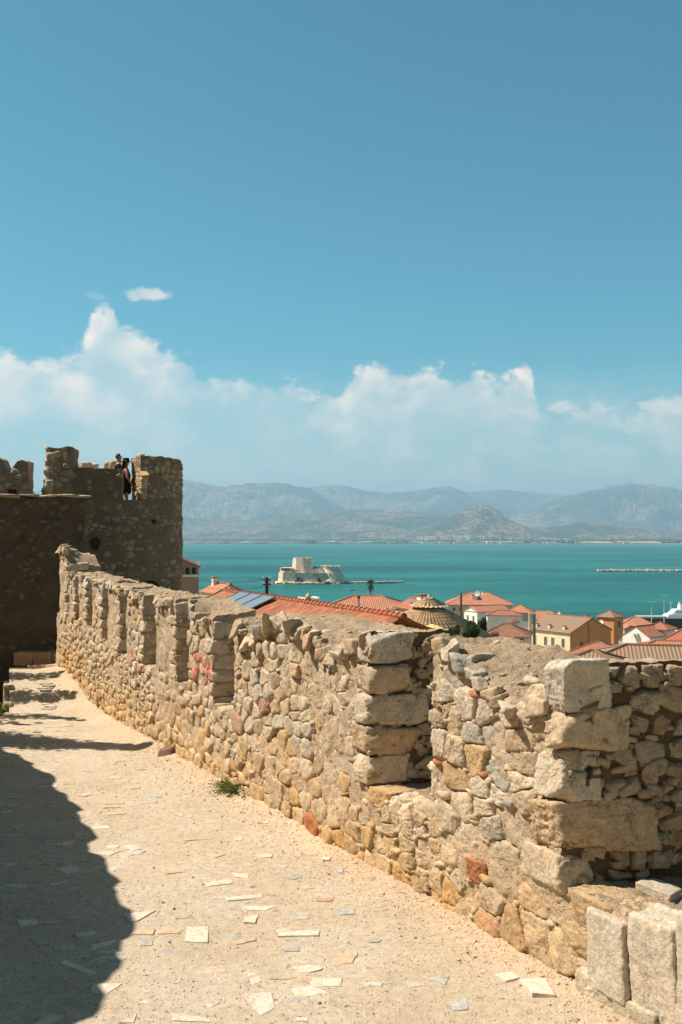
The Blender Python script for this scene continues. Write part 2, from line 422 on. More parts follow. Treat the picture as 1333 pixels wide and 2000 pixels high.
# ------------------------------------------------------------------ the battlemented stone wall beside the path
K = 1.15                                            # metres per layout unit
TD, ND = np.array([-.48193, .87621, 0]), np.array([-.87621, -.48193, 0])      # along the wall, out of its inner face
W0 = np.array([5.53 * K, 0, 0])
d2s = lambda d: d * K / .87621                      # layout depth -> metres along the wall
def gnd(x, y):
    """height of the paved walk (metres above sea)"""
    d = y / K
    t = np.clip((d - 18.0) / 2.2, 0, 1); return EYE + K * (-3.2 + .44 * t * t * (3 - 2 * t))
sillD = np.array([0, 6, 7.1, 9, 12.8, 14.1, 15.4, 16.7, 17.6, 18.5, 19.4, 20.5, 22])
sillZ = np.array([-2.5, -2.47, -2.5, -2.41, -2.22, -2.1, -2.04, -1.99, -1.92, -1.67, -1.65, -1.6, -1.6])
def sill(s): return EYE + K * np.interp(s / K * .87621, sillD, sillZ)
# merlons: d0, d1, inner-edge heights [(d,z)], outer heights [(a,z)], thickness near / far
MER = [
 (7.15, 8.60, [(7.15, -.91), (7.22, -.97), (7.35, -1.2), (7.56, -1.36), (7.89, -1.22), (8.25, -1.03), (8.6, -.85)],
  [(0, -.90), (.10, -1.0), (.35, -1.12), (.5, -1.06), (.7, -.93), (1, -.90)], 1.10, .75),
 (9.56, 12.46, [(9.56, -.91), (9.88, -1.11), (10.16, -1.27), (10.46, -1.11), (10.9, -1.0), (11.4, -.98), (11.75, -1.1), (12.04, -1.32), (12.3, -1.12), (12.46, -1.02)],
  [(0, -.93), (.2, -.95), (.6, -.91), (1, -.97)], .80, .65),
 (13.1, 13.9, [(13.1, -1.10), (13.35, -1.13), (13.6, -1.2), (13.8, -.95), (13.9, -.88)], [(0, -.97), (1, -.86)], .52, .5),
 (14.4, 15.2, [(14.4, -.93), (14.8, -.97), (15.2, -.92)], [(0, -.88), (1, -.87)], .55, .5),
 (15.7, 16.5, [(15.7, -.95), (16.1, -.94), (16.5, -.90)], [(0, -.88), (1, -.85)], .6, .55),
 (16.86, 17.5, [(16.86, -.92), (17.5, -.83)], [(0, -.85), (1, -.8)], .6, .55),
 (17.8, 18.4, [(17.8, -.83), (18.4, -.80)], [(0, -.81), (1, -.79)], .6, .6),
 (18.7, 19.3, [(18.7, -.81), (19.3, -.77)], [(0, -.79), (1, -.75)], .65, .6),
 (19.55, 20.02, [(19.55, -.76), (20.02, -.74)], [(0, -.74), (1, -.72)], .7, .65),
 (20.12, 20.7, [(20.12, -.52), (20.25, -.27), (20.45, -.20), (20.7, -.30)], [(0, -.60), (.4, -.42), (1, -.36)], .62, .6)]
def ipt(d): return np.array([K * (5.53 - .55 * d), K * d])
def merlon_plan(m):
    d0, d1, hi, ho, w0, w1 = m
    p00, p10 = ipt(d0), ipt(d1)
    sd = np.array([1, .2]); t = w0 * K / (sd @ -ND[:2] * 1.0)      # reach thickness w0 measured square to the face
    p01 = p00 + sd * t; p11 = p10 + (-ND[:2]) * w1 * K
    return p00, p10, p01, p11
def vdisp(amp, f=3.0, seed=3, fine=.35):
    def f_(P):
        return P + fbm3(P * f, 3, seed) * amp + fbm3(P * f * 7, 2, seed + 9) * amp * fine
    return f_
wall = empty('battlement_wall', (2.0, 8.2, gnd(0, 8)), 'long low rubble stone wall with battlements along the path and lit by the sun', 'wall')

# one irregular tessellation for the whole inner face
pts = []
for a, b, hh, ww in ((5.4, 11.3, .27, .37), (11.3, 16.4, .22, .33), (16.4, 20.5, .17, .25), (20.5, 28.3, .15, .22)):
    pts += course_points(a, b, EYE - 4.1, EYE - .1, lambda z, q=hh: q * rnd.uniform(.6, 1.4), lambda w, q=ww: q)
CELL = cells(pts, .7, 1.25)
def inner_frame(w, z): 
    p = W0 + TD * w; return np.array([p[0], p[1], z]), TD, np.array([0, 0, 1.0]), ND
PAINT = []       # (p0, p1, radius, colour): sprayed strokes, in world space
def pwall(px, py):
    q = (px - HX) / F; d = 5.53 / (q + .55); return np.array([K * q * d, K * d, EYE - K * d * (py - HY) / F])
def pside(px, py, d=7.15):
    q = (px - HX) / F; dd = (d - .2 * (5.53 - .55 * d)) / (1 - .2 * q); return np.array([K * q * dd, K * dd, EYE - K * dd * (py - HY) / F])
def strokes(pp, rad, col, fn=pwall):
    for a, b in zip(pp[:-1], pp[1:]): PAINT.append((fn(*a), fn(*b), rad, col, fn is pside))
strokes([(1141, 1500), (1172, 1497)], .022, (.012, .014, .018), pside); strokes([(1146, 1496), (1143, 1530)], .024, (.012, .014, .018), pside)
strokes([(1146, 1516), (1171, 1513)], .020, (.012, .014, .018), pside); strokes([(1150, 1498), (1150, 1508)], .022, (.012, .014, .018), pside)
strokes([(1139, 1404), (1148, 1402), (1152, 1410)], .016, (.03, .03, .03), pside)
red = (.55, .06, .05)
strokes([(387, 1278), (389, 1305), (384, 1318)], .10, red); strokes([(407, 1278), (409, 1300), (414, 1320)], .09, red); strokes([(396, 1290), (404, 1318)], .08, (.58, .10, .07))
strokes([(389, 1296), (393, 1312)], .05, (.22, .36, .18))
strokes([(262, 1228), (264, 1262)], .10, (.42, .50, .62)); strokes([(259, 1276), (261, 1284)], .10, red)
strokes([(501, 1320), (513, 1321)], .022, (.22, .27, .34)); strokes([(508, 1319), (509, 1342)], .026, (.28, .32, .38)); strokes([(526, 1326), (531, 1338), (540, 1330)], .028, (.28, .31, .36))
strokes([(523, 1362), (528, 1366)], .04, (.18, .24, .34)); strokes([(405, 1206), (406, 1212)], .04, red)
def painted(V, C):
    for a, b, r_, c, side in PAINT:
        nn = np.array([.196, -.98, 0]) if side else ND; ab = b - a; q = V - a; dn = q @ nn; q = q - dn[:, None] * nn; t = np.clip((q @ ab) / (ab @ ab + 1e-9), 0, 1)
        dd = np.linalg.norm(q - t[:, None] * ab, axis=1) + 9 * (np.abs(dn) > .16) + fbm(V * 22, 2, 77) * r_ * .5
        k = np.clip((r_ - dd) / (r_ * .45), 0, 1)[:, None] * (.82 if side else .55)
        C = C * (1 - k) + np.array(c) * k
    return V, C
def merlon_at(s):
    for i, m in enumerate(MER):
        if d2s(m[0]) - .02 <= s <= d2s(m[1]) + .02: return i
    return None
def itop(i, s): m = MER[i]; return EYE + K * np.interp(s / K * .87621, [q[0] for q in m[2]], [q[1] for q in m[2]])

# corner stones: (z low, z high, reach along the inner face, reach along the side), metres from layout units
def quoins(i):
    if i == 0: L = [(-1.245, -.895, .17, .36), (-1.55, -1.255, .13, .55), (-1.895, -1.56, .30, .30), (-2.26, -1.91, .34, .78), (-2.62, -2.28, .52, .24)]
    elif i == 1: L = [(-1.22, -.92, .17, .46), (-1.50, -1.24, .15, .40), (-1.81, -1.52, .22, .62), (-2.08, -1.83, .30, .52), (-2.36, -2.11, .22, .40)]
    else:
        m = MER[i]; z = m[2][0][1] - .02; L = []; zl = np.interp(m[0], sillD, sillZ)
        while z > zl + .05:
            h = rnd.uniform(.13, .26); L.append((z - h + .012, z, rnd.uniform(.12, .3), rnd.uniform(.25, .5))); z -= h
    return L
QU = [quoins(i) for i in range(len(MER))]
sdn = np.array([1, .2, 0]) / math.hypot(1, .2); sn = np.array([.2, -1, 0]) / math.hypot(1, .2)
def quoin_rock(acc, i, q, sub, k):
    zl, zh, ei, es = q; c0 = np.append(ipt(MER[i][0]), 0.0); zl, zh = EYE + K * zl, EYE + K * zh
    pin, psd = (rs.uniform(.03, .075), rs.uniform(.035, .085)) if i < 2 else (rs.uniform(.0, .045), rs.uniform(-.01, .035))
    c = c0 + TD * ei * .45 + sdn * es * .45; c[2] = (zl + zh) / 2
    pl = [(ND, c0 + ND * pin), (sn, c0 + sn * psd), (-sn, c0 + TD * ei), (-ND, c0 + sdn * es)]
    N, h = [], []
    for n, p in pl:
        n = n + np.array([0, 0, rs.uniform(-.22, .22)]) + np.append(rs.uniform(-.12, .12, 2), 0)
        n = n / np.linalg.norm(n); pp = p.copy(); pp[2] = c[2]; N.append(n); h.append(max(.04, n @ (pp - c)))
    hz = (zh - zl) / 2
    N += [(rs.uniform(-.14, .14), rs.uniform(-.1, .1), 1), (rs.uniform(-.14, .14), rs.uniform(-.1, .1), -1)]; h += [hz, hz]
    for _ in range(3):                                                      # knocked-off corners
        n = ND * rs.uniform(-.5, 1) + sn * rs.uniform(-.2, 1) + np.array([0, 0, rs.choice((-1, 1)) * rs.uniform(.4, 1)]); n /= np.linalg.norm(n)
        N.append(n); h.append(sum(abs(n @ v) * e for v, e in ((TD, ei / 2), (sdn, es / 2), (np.array([0, 0, 1.]), hz))) * rs.uniform(.78, .95))
    hgt = (zl - gnd(0, MER[i][0] * K))
    col = PALC[rs.choice([0, 0, 1, 1, 2, 3])] * rs.uniform(.95, 1.08) if k else np.array([.54, .49, .405])
    acc.add(*rock(N, h, c, np.eye(3), sub, rs.uniform(20, 40), .06, col, None, .085))

base_st, base_mo = Acc(), Acc(); mst = [Acc() for _ in MER]; mmo = [Acc() for _ in MER]
def prot_field(w, z):
    v = fbm(np.array([[w * 1.0, z * 1.2, 0.0]]), 3, 41)[0]
    return v
n_st = 0
for (w, z), poly in zip(pts, CELL):
    if poly is None or w < 5.5 or w > d2s(20.72): continue
    y = w * .87621
    if z < gnd(0, y) - .12: continue
    mi = merlon_at(w); zs = sill(w)
    clips = []
    if mi is None:
        if z > zs - .015: continue
        clips.append((np.array([0, 1.0]), zs + .015))
        tgt = base_st
    else:
        m = MER[mi]; zt = itop(mi, w)
        if z > zt - .03: continue
        clips.append((np.array([0, 1.0]), zt + .03))
        if z > zs:
            clips += [(np.array([-1.0, 0]), -(d2s(m[0]) - .01)), (np.array([1.0, 0]), d2s(m[1]) + .02)]; tgt = mst[mi]
        else: tgt = base_st
        skip = False
        for zl, zh, ei, es in QU[mi]:
            if d2s(m[0]) <= w <= d2s(m[0]) + ei and EYE + K * zl < z < EYE + K * zh: skip = True
            elif EYE + K * zl < z < EYE + K * zh and w < d2s(m[0]) + ei + .4: clips.append((np.array([-1.0, 0]), -(d2s(m[0]) + ei - .01)))
        if skip: continue
    for n, c in clips:
        if len(poly) > 2: poly = clip_poly(poly, n, c)
    if len(poly) < 3: continue
    hg = z - gnd(0, y); far = min(1, max(0, (w - 15) / 8))
    warm = max(0, 1.0 - hg / 1.1) + far * .3
    pf = prot_field(w, z)
    prot = .022 + .026 * pf + rs.uniform(-.018, .026)
    if mi is not None and mi >= 2 and z > zs: prot -= .018
    plaster = mi is not None and pf < -.16 and z > zs
    if mi == 1 and abs(w - 13.3) < .55 and hg > .6: plaster = True
    if plaster: prot -= .032
    sub = 5 if w < 12.4 else 4 if w < 17 else 3
    redf = 4.0 if (w < 11 and hg < 1.9) else 1.0
    if rnd.random() < .03 and w < 20: continue
    res = stone_in_cell(poly, inner_frame, .008 if w < 14 else .004, prot, .16, sub, pick_col(min(1, warm), redf), taper=.20, p=rs.uniform(26, 60), rough=.085, warp=.09)
    if res: tgt.add(*res); n_st += 1
    # chinks and brick chips wedged in the joints
    for _c in range(2 if w < 13 else 1):
        if not (w < 17 and rnd.random() < (.75 if w < 13 else .40) and hg > .02): continue
        v = poly[rnd.randrange(len(poly))]; pos, e1, e2, e3 = inner_frame(*v)
        if v[1] > gnd(0, y) and (mi is not None or v[1] < zs - .03):
            sz = rnd.uniform(.018, .055); isred = rnd.random() < (.15 if w < 11 else .08)
            col = np.array([.44, .18, .105]) * rnd.uniform(.8, 1.2) if isred else pick_col(warm * .6, 0)
            N = np.vstack([np.eye(3), -np.eye(3)]) + rs.uniform(-.35, .35, (6, 3))
            a_ = rs.uniform(.6, 1.6)
            tgt.add(*rock(N, [sz * 1.2 * a_, sz * .6, .05, sz * 1.2 * a_, sz * .6, .05], pos + e3 * (prot - .045), np.stack([e1, e2, e3]), 2, 12, .08, col))
print('stones', n_st)
# mortar body of the base (whole length) and sills
def bpos(A, B):
    d = 4.7 + A * (20.9 - 4.7); q = K * 1.25 * B - .010; return K * (5.53 - .55 * d) - ND[0] * q, K * d - ND[1] * q
MC = np.array([.55, .435, .31]); MCT = np.array([.37, .285, .195]); MCS = np.array([.15, .105, .068])  # MCS: darker mix, end-face shade put into the mortar colour
def mort_post(V, C):
    hg = V[:, 2] - gnd(0, V[:, 1]); w = np.clip(.95 - hg / 1.2, 0, 1)[:, None] * .8
    C = C * (1 - w * np.array([-.04, .05, .24]))
    k = np.clip(fbm(V * 1.3, 4, 5) * 1.6, -1, 1)[:, None]
    return painted(V, C * (1 + .10 * k))
_bp = bpos
grid_block(base_mo, bpos, lambda A, B: EYE - 4.3 + A * 0, lambda A, B: sill((4.7 + A * 16.2) * K / .87621), 900, 60, 70, vdisp(.045, 3.4, 3, .45), MC, 'FBLRT', MCT)
base_mo.build('wall_core', M_MORT, wall, mort_post)
base_st.build('base_stones', M_STONE, wall, painted)
for i, m in enumerate(MER):
    p00, p10, p01, p11 = merlon_plan(m)
    def pos(A, B):
        ii = p00[:, None] * (1 - A) + p10[:, None] * A; oo = p01[:, None] * (1 - A) + p11[:, None] * A
        q = ii * (1 - B) + oo * B; return q[0], q[1]
    def zt(A, B, m=m):
        zi = np.interp(m[0] + A * (m[1] - m[0]), [q[0] for q in m[2]], [q[1] for q in m[2]]); zo = np.interp(A, [q[0] for q in m[3]], [q[1] for q in m[3]])
        e = np.clip(B, 0, 1) ** .75
        z = EYE + K * (zi * (1 - e) + zo * e)
        if i < 2:                                                  # near edge keeps its height under the corner stones
            z = np.maximum(z, EYE + K * (-.92 - .9 * A) * np.ones_like(B))
        P_ = np.stack([A * 3 + i * 9, B * 2, A * 0], -1)
        return z + .03 * fbm(P_ * 2.5, 3, 8) 
    L = (m[1] - m[0]) * K / .876; res = .022 if i < 2 else .04
    na, nz, nb = int(L / res), int(1.7 / res), int(1.0 / res)
    zb = lambda A, B, m=m: sill((m[0] + A * (m[1] - m[0])) * K / .87621) - .08
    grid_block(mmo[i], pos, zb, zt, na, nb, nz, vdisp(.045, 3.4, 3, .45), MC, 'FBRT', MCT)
    grid_block(mmo[i], pos, zb, zt, na, nb, nz, vdisp(.032, 3.4, 3, .45), MCS if i < 2 else MC * .8, 'L')  # end-face mortar darkened to carry its shade
    # near side face stones
    w1 = np.linalg.norm(p01 - p00); c0 = np.append(p00, 0.0); zl0, zh0 = sill(d2s(m[0])) - .02, EYE + K * m[2][0][1]
    sp = course_points(-.1, w1 + .1, zl0 - .1, zh0 + .1, lambda z: rnd.uniform(.13, .24) if i < 2 else rnd.uniform(.1, .22), lambda w: .27 if i < 2 else .2)
    fr = lambda w, z: (c0 + sdn * w + np.array([0, 0, z]), sdn, np.array([0, 0, 1.]), sn)
    for (w, z), poly in zip(sp, cells(sp, .7, 1.25)):
        if poly is None or not (0 < w < w1) or not (zl0 < z < zh0 - .03): continue
        cl = [(np.array([0, 1.]), zh0 - .01), (np.array([1., 0]), w1), (np.array([0, -1.]), -zl0), (np.array([-1., 0]), .01)]; skip = False
        for zl, zh, ei, es in QU[i]:
            if EYE + K * zl < z < EYE + K * zh:
                if w < es: skip = True
                else: cl.append((np.array([-1., 0]), -(es)))
        if skip or rnd.random() < .16: continue
        for n, c in cl:
            if len(poly) > 2: poly = clip_poly(poly, n, c)
        if len(poly) < 3: continue
        r_ = stone_in_cell(poly, fr, rs.uniform(.03, .075), rs.uniform(.01, .08), .13, 5 if i < 2 else 3, pick_col(.05, .4) * .74, taper=.28, p=rs.uniform(14, 30), rough=.07)  # stone colour lowered too, shade of the end face painted in
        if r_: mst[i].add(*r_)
    for _ in range(150 if i < 2 else 12):                         # wedging chips packed between the bigger stones of the end face
        a_, b_ = rs.uniform(.02, w1 - .03), rs.uniform(zl0 + .05, zh0 - .06); sz = rs.uniform(.018, .05)
        N = np.vstack([np.eye(3), -np.eye(3)]) + rs.uniform(-.4, .4, (6, 3)); q3 = fr(a_, b_)[0] + sn * rs.uniform(-.01, .012)
        mst[i].add(*rock(N, np.array([1.5, .8, .9, 1.5, .8, .9]) * sz * rs.uniform(.7, 1.3), q3, np.stack([sdn, np.array([0, 0, 1.]), sn]), 3, 14, .08, pick_col(.1, 1.5) * .74))  # chips darkened like the end-face stones, for the same painted shade
    for k, q in enumerate(QU[i]): quoin_rock(mst[i], i, q, 6 if i == 0 else 5 if i == 1 else 4, k)
    # loose chips set in the cap
    for _ in range(34 if i < 2 else 14):
        a_, b_ = rs.uniform(0, 1), rs.uniform(0, 1) ** 1.6
        A_1, B_1 = np.array([a_]), np.array([b_]); xy = pos(A_1, B_1); zz = zt(A_1, B_1)[0]
        sz = rs.uniform(.010, .032)
        N = np.vstack([np.eye(3), -np.eye(3)]) + rs.uniform(-.4, .4, (6, 3))
        mst[i].add(*rock(N, np.array([1.2, .9, .6, 1.2, .9, .6]) * sz, np.array([xy[0][0], xy[1][0], zz - sz * .1]), np.eye(3), 2, 10, .08, pick_col(0, .4)))
    # ragged stones along the inner top edge
    s_ = d2s(m[0]) + .15
    while s_ < d2s(m[1]) - .05:
        sz = rs.uniform(.05, .10) * (1 if i < 2 else .8); zc_ = itop(i, s_) - sz * .35
        p3 = W0 + TD * s_ + ND * rs.uniform(-.03, .02); p3[2] = zc_
        N = np.vstack([np.eye(3), -np.eye(3)]) + rs.uniform(-.45, .45, (6, 3))
        mst[i].add(*rock(N, np.array([1.0, .8, .8] * 2) * sz * rs.uniform(.8, 1.25, 6), p3, np.stack([TD, -ND, np.array([0, 0, 1.])]), 4, 24, .08, pick_col(0, 0)))
        s_ += sz * rs.uniform(1.2, 2.6)
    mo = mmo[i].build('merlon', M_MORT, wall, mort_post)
    mst[i].build('merlon_stones', M_STONE, mo, painted)
# big flagstones set in the near sill and dressed blocks of the low wall in front
sl_st = Acc()
def slab_rock(px, py, dd, L, Wd, H, col, rot=0.0, sub=5, tilt=(0, 0)):
    q = (px - HX) / F; c = np.array([K * q * dd, K * dd, EYE - K * dd * (py - HY) / F])
    co, si = math.cos(rot), math.sin(rot); ax = np.stack([TD * co + ND * si, -TD * si + ND * co, np.array([0, 0, 1.])])
    N = np.vstack([np.eye(3), -np.eye(3)]) + rs.uniform(-.12, .12, (6, 3)); N[2, :2] += tilt
    sl_st.add(*rock(N, [L / 2, Wd / 2, H / 2] * 2, c, ax, sub, 20, .035, np.array(col), None, .06))
slab_rock(1165, 1772, 7.02, .46, .20, .16, (.50, .44, .34)); slab_rock(1210, 1752, 7.0, .30, .30, .07, (.42, .37, .29), .5); slab_rock(1290, 1738, 6.95, .30, .22, .07, (.46, .41, .33), .2)
# dressed blocks: (s0, s1, z0, z1) layout units on the inner face, near end
blk = []
for px0, px1, py0, py1, col in ((1160, 1241, 1790, 1940, (.52, .465, .37)), (1238, 1332, 1795, 1995, (.55, .49, .39)), (1330, 1440, 1800, 2030, (.53, .47, .37)),
                                (1140, 1218, 1905, 1990, (.53, .46, .345)), (1215, 1300, 1960, 2060, (.50, .44, .33))):
    a, b = pwall(px0, py0), pwall(px1, py1); blk.append((px0, px1, py0, py1, col))
    s0, s1 = (a - W0) @ TD, (b - W0) @ TD; s0, s1 = min(s0, s1), max(s0, s1)
    dm = (5.53 / ((px0 + px1) / 2 - HX) * F if False else 5.53 / (((px0 + px1) / 2 - HX) / F + .55)); z1 = EYE - K * dm * (py0 - HY) / F; z0 = EYE - K * dm * (py1 - HY) / F
    c = W0 + TD * (s0 + s1) / 2 - ND * .10; c[2] = (z0 + z1) / 2
    N = np.vstack([np.eye(3), -np.eye(3)]) + rs.uniform(-.07, .07, (6, 3))
    sl_st.add(*rock(N, [(s1 - s0) / 2 - .012, .175 + rs.uniform(-.02, .02), (z1 - z0) / 2] * 2, c, np.stack([TD, ND, np.array([0, 0, 1.])]), 6, 20, .045, np.array(col), None, .04))
sl_st.build('dressed_block', M_STONE, wall)

# ------------------------------------------------------------------ the walk: a gritty lime-concrete sheet with broken marble set in it
def path_material():
    m, gg, b = mat_new('path_concrete'); p = opos(gg)
    n, _ = gg.noise(p, 1.1, 6, .62); n2_, _ = gg.noise(p, 13, 6, .7); n3_, _ = gg.noise(p, 70, 4, .7)
    f = gg.m('MULTIPLY', gg.mr(n, .28, .72, .86, 1.12, False), gg.mr(n2_, .3, .7, .80, 1.14, False))
    f = gg.m('MULTIPLY', f, gg.mr(n3_, .3, .7, .74, 1.18, False))
    c = gg.mix(gg.mr(n, .42, .62), (.545, .455, .335), (.52, .45, .35))
    c = gg.mix(gg.new('ShaderNodeAttribute', attribute_name='Col').outputs['Fac'], c, (.56, .40, .26))
    c = gg.mix(1.0, c, gg.comb(f, f, f), 'MULTIPLY')
    vo = gg.new('ShaderNodeTexVoronoi'); vo.inputs['Scale'].default_value = 24; gg.l.new(p, vo.inputs['Vector'])
    vs = gg.new('ShaderNodeSeparateXYZ'); gg.l.new(vo.outputs['Color'], vs.inputs[0])
    peb = gg.m('MULTIPLY', gg.mr(vo.outputs['Distance'], .10, .34, 1.0, 0.0), gg.mr(vs.outputs[0], .70, .74))
    c = gg.mix(gg.m('MULTIPLY', peb, .65), c, gg.mix(vs.outputs[1], (.56, .50, .42), (.30, .22, .15)))
    pit = gg.mr(gg.noise(p, 19, 3, .65)[0], .28, .37, 1.0, 0.0)
    c = gg.mix(gg.m('MULTIPLY', pit, .55), c, (.20, .145, .09))
    gg.l.new(c, b.inputs['Base Color']); b.inputs['Roughness'].default_value = .96; b.inputs['Specular IOR Level'].default_value = .1
    h = gg.m('ADD', gg.m('MULTIPLY', n3_, .6), gg.m('MULTIPLY', n2_, .8)); h = gg.m('ADD', h, gg.m('MULTIPLY', peb, .4)); h = gg.m('SUBTRACT', h, gg.m('MULTIPLY', pit, .9))
    bump(gg, b, h, .022); return m
M_PATH = path_material()
def wallx(y): return K * 5.53 - .55 * y
def pathz(x, y):
    P = np.stack([x, y, x * 0], -1)
    z = gnd(x, y) + .03 * fbm(P * .8, 3, 21) + .008 * fbm(P * 6, 3, 22)
    dw = np.clip(1 - (wallx(y) - x) / .55, 0, 1); return z + .10 * dw ** 2 + .02 * fbm(P * 3, 2, 23) * dw
def path_left(y): return np.where(y < 17.7 * K, -9.0, -9.0 + (9.0 - 5.90 * K - .333 * (y - 17.7 * K)) * np.clip((y - 17.7 * K) / .05, 0, 1))
ny, nx = 420, 260; yy = np.linspace(-3, 21.0 * K, ny); tt = np.linspace(0, 1, nx)
Y, T = np.meshgrid(yy, tt, indexing='ij'); XL = path_left(Y); X = XL + (wallx(Y) + .35 - XL) * T
Zp = pathz(X.ravel(), Y.ravel()); idx = np.arange(ny * nx).reshape(ny, nx)
Fq = np.stack([idx[:-1, :-1].ravel(), idx[:-1, 1:].ravel(), idx[1:, 1:].ravel(), idx[1:, :-1].ravel()], 1)
Dw = (wallx(Y) - X).ravel(); dust = np.clip(1 - Dw / (.55 + .35 * fbm(np.stack([X.ravel(), Y.ravel(), Zp], 1) * 1.6, 3, 31)), 0, 1) * .75
pathob = tag(npmesh('path', np.stack([X.ravel(), Y.ravel(), Zp], 1), Fq, M_PATH, None, np.repeat(dust[:, None], 3, 1)), kind='structure')
M_MARB = stone_mat('marble_chip', 1.6, .006)
mb = Acc()
def gp(px, py): d = 3.2 * F / (py - HY); return np.array([K * (px - HX) / F * d, K * d])
def chip(poly, col, lift=.006):
    col = np.array(col) * .88 + np.array([.57, .47, .35]) * .12
    Q = np.array(poly); c = Q.mean(0); z0 = pathz(Q[:, 0], Q[:, 1]).max() + lift
    n = len(Q); tilt = rs.uniform(-.02, .02, 2); edge = []
    for i in range(n):
        for t in (0, .33, .66): q = Q[i] * (1 - t) + Q[(i + 1) % n] * t; edge.append(q + rs.uniform(-1, 1, 2) * .006)
    Ed = np.array(edge); k = len(Ed); inn = c + (Ed - c) * .94
    V = np.concatenate([np.c_[Ed, np.full(k, z0 - .05)], np.c_[Ed, np.full(k, z0 - .004)], np.c_[inn, np.full(k, z0)], [[c[0], c[1], z0 + .001]]])
    V[:, 2] += (V[:, :2] - c) @ tilt
    r_ = np.arange(k); r2_ = (r_ + 1) % k
    mb.add(V, np.concatenate([np.stack([r_, r2_, r2_ + k, r_ + k], 1), np.stack([r_ + k, r2_ + k, r2_ + 2 * k, r_ + 2 * k], 1)]), np.array(col))
    mb.V[-1] = mb.V[-1]; mb.T.append(np.stack([r_ + 2 * k, r2_ + 2 * k, np.full(k, 3 * k)], 1) + mb.n - len(V))
white, grey, tanc, blu = (.62, .565, .47), (.50, .49, .44), (.53, .42, .30), (.38, .40, .39)
KNOWN = [
 ([(456, 926), (480, 952), (510, 953), (580, 916)], white), ([(697, 973), (775, 970), (773, 1027), (690, 1025)], white), ([(495, 983), (575, 979), (572, 1000), (490, 999)], tanc),
 ([(840, 868), (980, 856), (975, 868), (845, 879)], white), ([(905, 902), (1031, 896), (985, 918), (920, 913)], white), ([(912, 938), (965, 930), (950, 960), (905, 958)], white),
 ([(1040, 993), (1190, 983), (1187, 1005), (1035, 1006)], white), ([(1200, 1080), (1330, 1068), (1310, 1085), (1250, 1108)], tanc), ([(1085, 1122), (1170, 1117), (1205, 1130), (1150, 1146), (1110, 1140)], white),
 ([(1160, 1168), (1275, 1167), (1270, 1198), (1155, 1197)], white), ([(893, 1228), (1010, 1222), (1028, 1280), (970, 1308)], white), ([(915, 1130), (945, 1128), (975, 1170), (940, 1186)], white),
 ([(760, 808), (860, 797), (865, 812), (775, 822)], white), ([(860, 775), (930, 782), (925, 795), (880, 790)], white), ([(455, 668), (500, 664), (528, 680), (490, 688)], white),
 ([(340, 600), (400, 597), (412, 607), (350, 611)], white), ([(680, 650), (795, 640), (790, 646), (690, 654)], tanc), ([(750, 708), (845, 706), (800, 720)], tanc), ([(955, 710), (1015, 705), (1010, 718), (970, 718)], white),
 ([(63, 950), (135, 948), (147, 965), (75, 972)], white), ([(245, 940), (305, 932), (310, 940), (260, 948)], grey), ([(278, 995), (355, 987), (357, 1000), (285, 1010)], white), ([(110, 1018), (165, 1015), (185, 1033), (140, 1040)], grey),
 ([(325, 1065), (345, 1040), (435, 1018), (415, 1035)], white), ([(222, 1108), (245, 1098), (362, 1140), (335, 1152)], white), ([(335, 1205), (350, 1185), (455, 1183), (400, 1222), (345, 1220)], white),
 ([(120, 1345), (180, 1303), (245, 1307), (170, 1345)], white), ([(20, 825), (55, 814), (103, 818), (90, 836)], grey), ([(200, 758), (265, 747), (315, 762), (250, 775)], white), ([(180, 818), (255, 805), (250, 812), (195, 825)], white),
 ([(375, 755), (430, 745), (455, 756), (400, 763)], grey), ([(143, 742), (195, 733), (185, 744)], grey), ([(180, 716), (265, 697), (230, 717)], grey), ([(188, 668), (285, 648), (270, 665), (235, 674)], white),
 ([(158, 690), (220, 683), (200, 698)], grey), ([(298, 718), (370, 715), (355, 727), (300, 730)], tanc), ([(0, 628), (75, 625), (60, 637), (5, 641)], grey), ([(45, 600), (90, 597), (60, 614)], grey),
 ([(150, 592), (240, 588), (235, 597), (160, 600)], grey), ([(270, 625), (330, 622), (325, 632), (275, 634)], grey), ([(105, 642), (180, 640), (170, 652), (110, 652)], blu), ([(0, 543), (45, 538), (40, 548), (5, 552)], white),
 ([(28, 488), (75, 487), (70, 496), (30, 496)], grey), ([(170, 520), (210, 517), (205, 530)], grey), ([(175, 505), (235, 508), (200, 515)], grey), ([(270, 562), (310, 555), (312, 568), (280, 570)], grey),
 ([(640, 1298), (780, 1318), (790, 1330), (640, 1326)], white), ([(440, 1333), (508, 1300), (500, 1333)], white), ([(1105, 1320), (1150, 1325), (1145, 1333), (1110, 1333)], white),
 ([(1175, 870), (1245, 868), (1240, 880), (1180, 882)], (.48, .27, .19)), ([(1255, 912), (1320, 910), (1322, 930), (1262, 932)], blu), ([(860, 1028), (955, 1010), (950, 1020), (880, 1036)], tanc),
 ([(1110, 826), (1165, 822), (1172, 830), (1130, 834)], tanc), ([(1200, 720), (1232, 720), (1225, 730), (1202, 729)], white), ([(960, 590), (1000, 588), (995, 595)], white), ([(1245, 755), (1280, 757), (1275, 775), (1258, 772)], blu),
 ([(380, 550), (470, 545), (475, 553), (400, 558)], tanc), ([(375, 525), (460, 524), (465, 530), (385, 532)], tanc), ([(378, 510), (462, 508), (465, 515), (390, 516)], tanc), ([(475, 452), (525, 446), (520, 458), (485, 460)], tanc),
 ([(650, 560), (682, 558), (680, 566)], white), ([(865, 648), (905, 641), (900, 655), (880, 656)], white), ([(510, 1025), (570, 1022), (568, 1040), (520, 1040)], blu), ([(1040, 1048), (1110, 1045), (1115, 1062), (1060, 1060)], blu)]
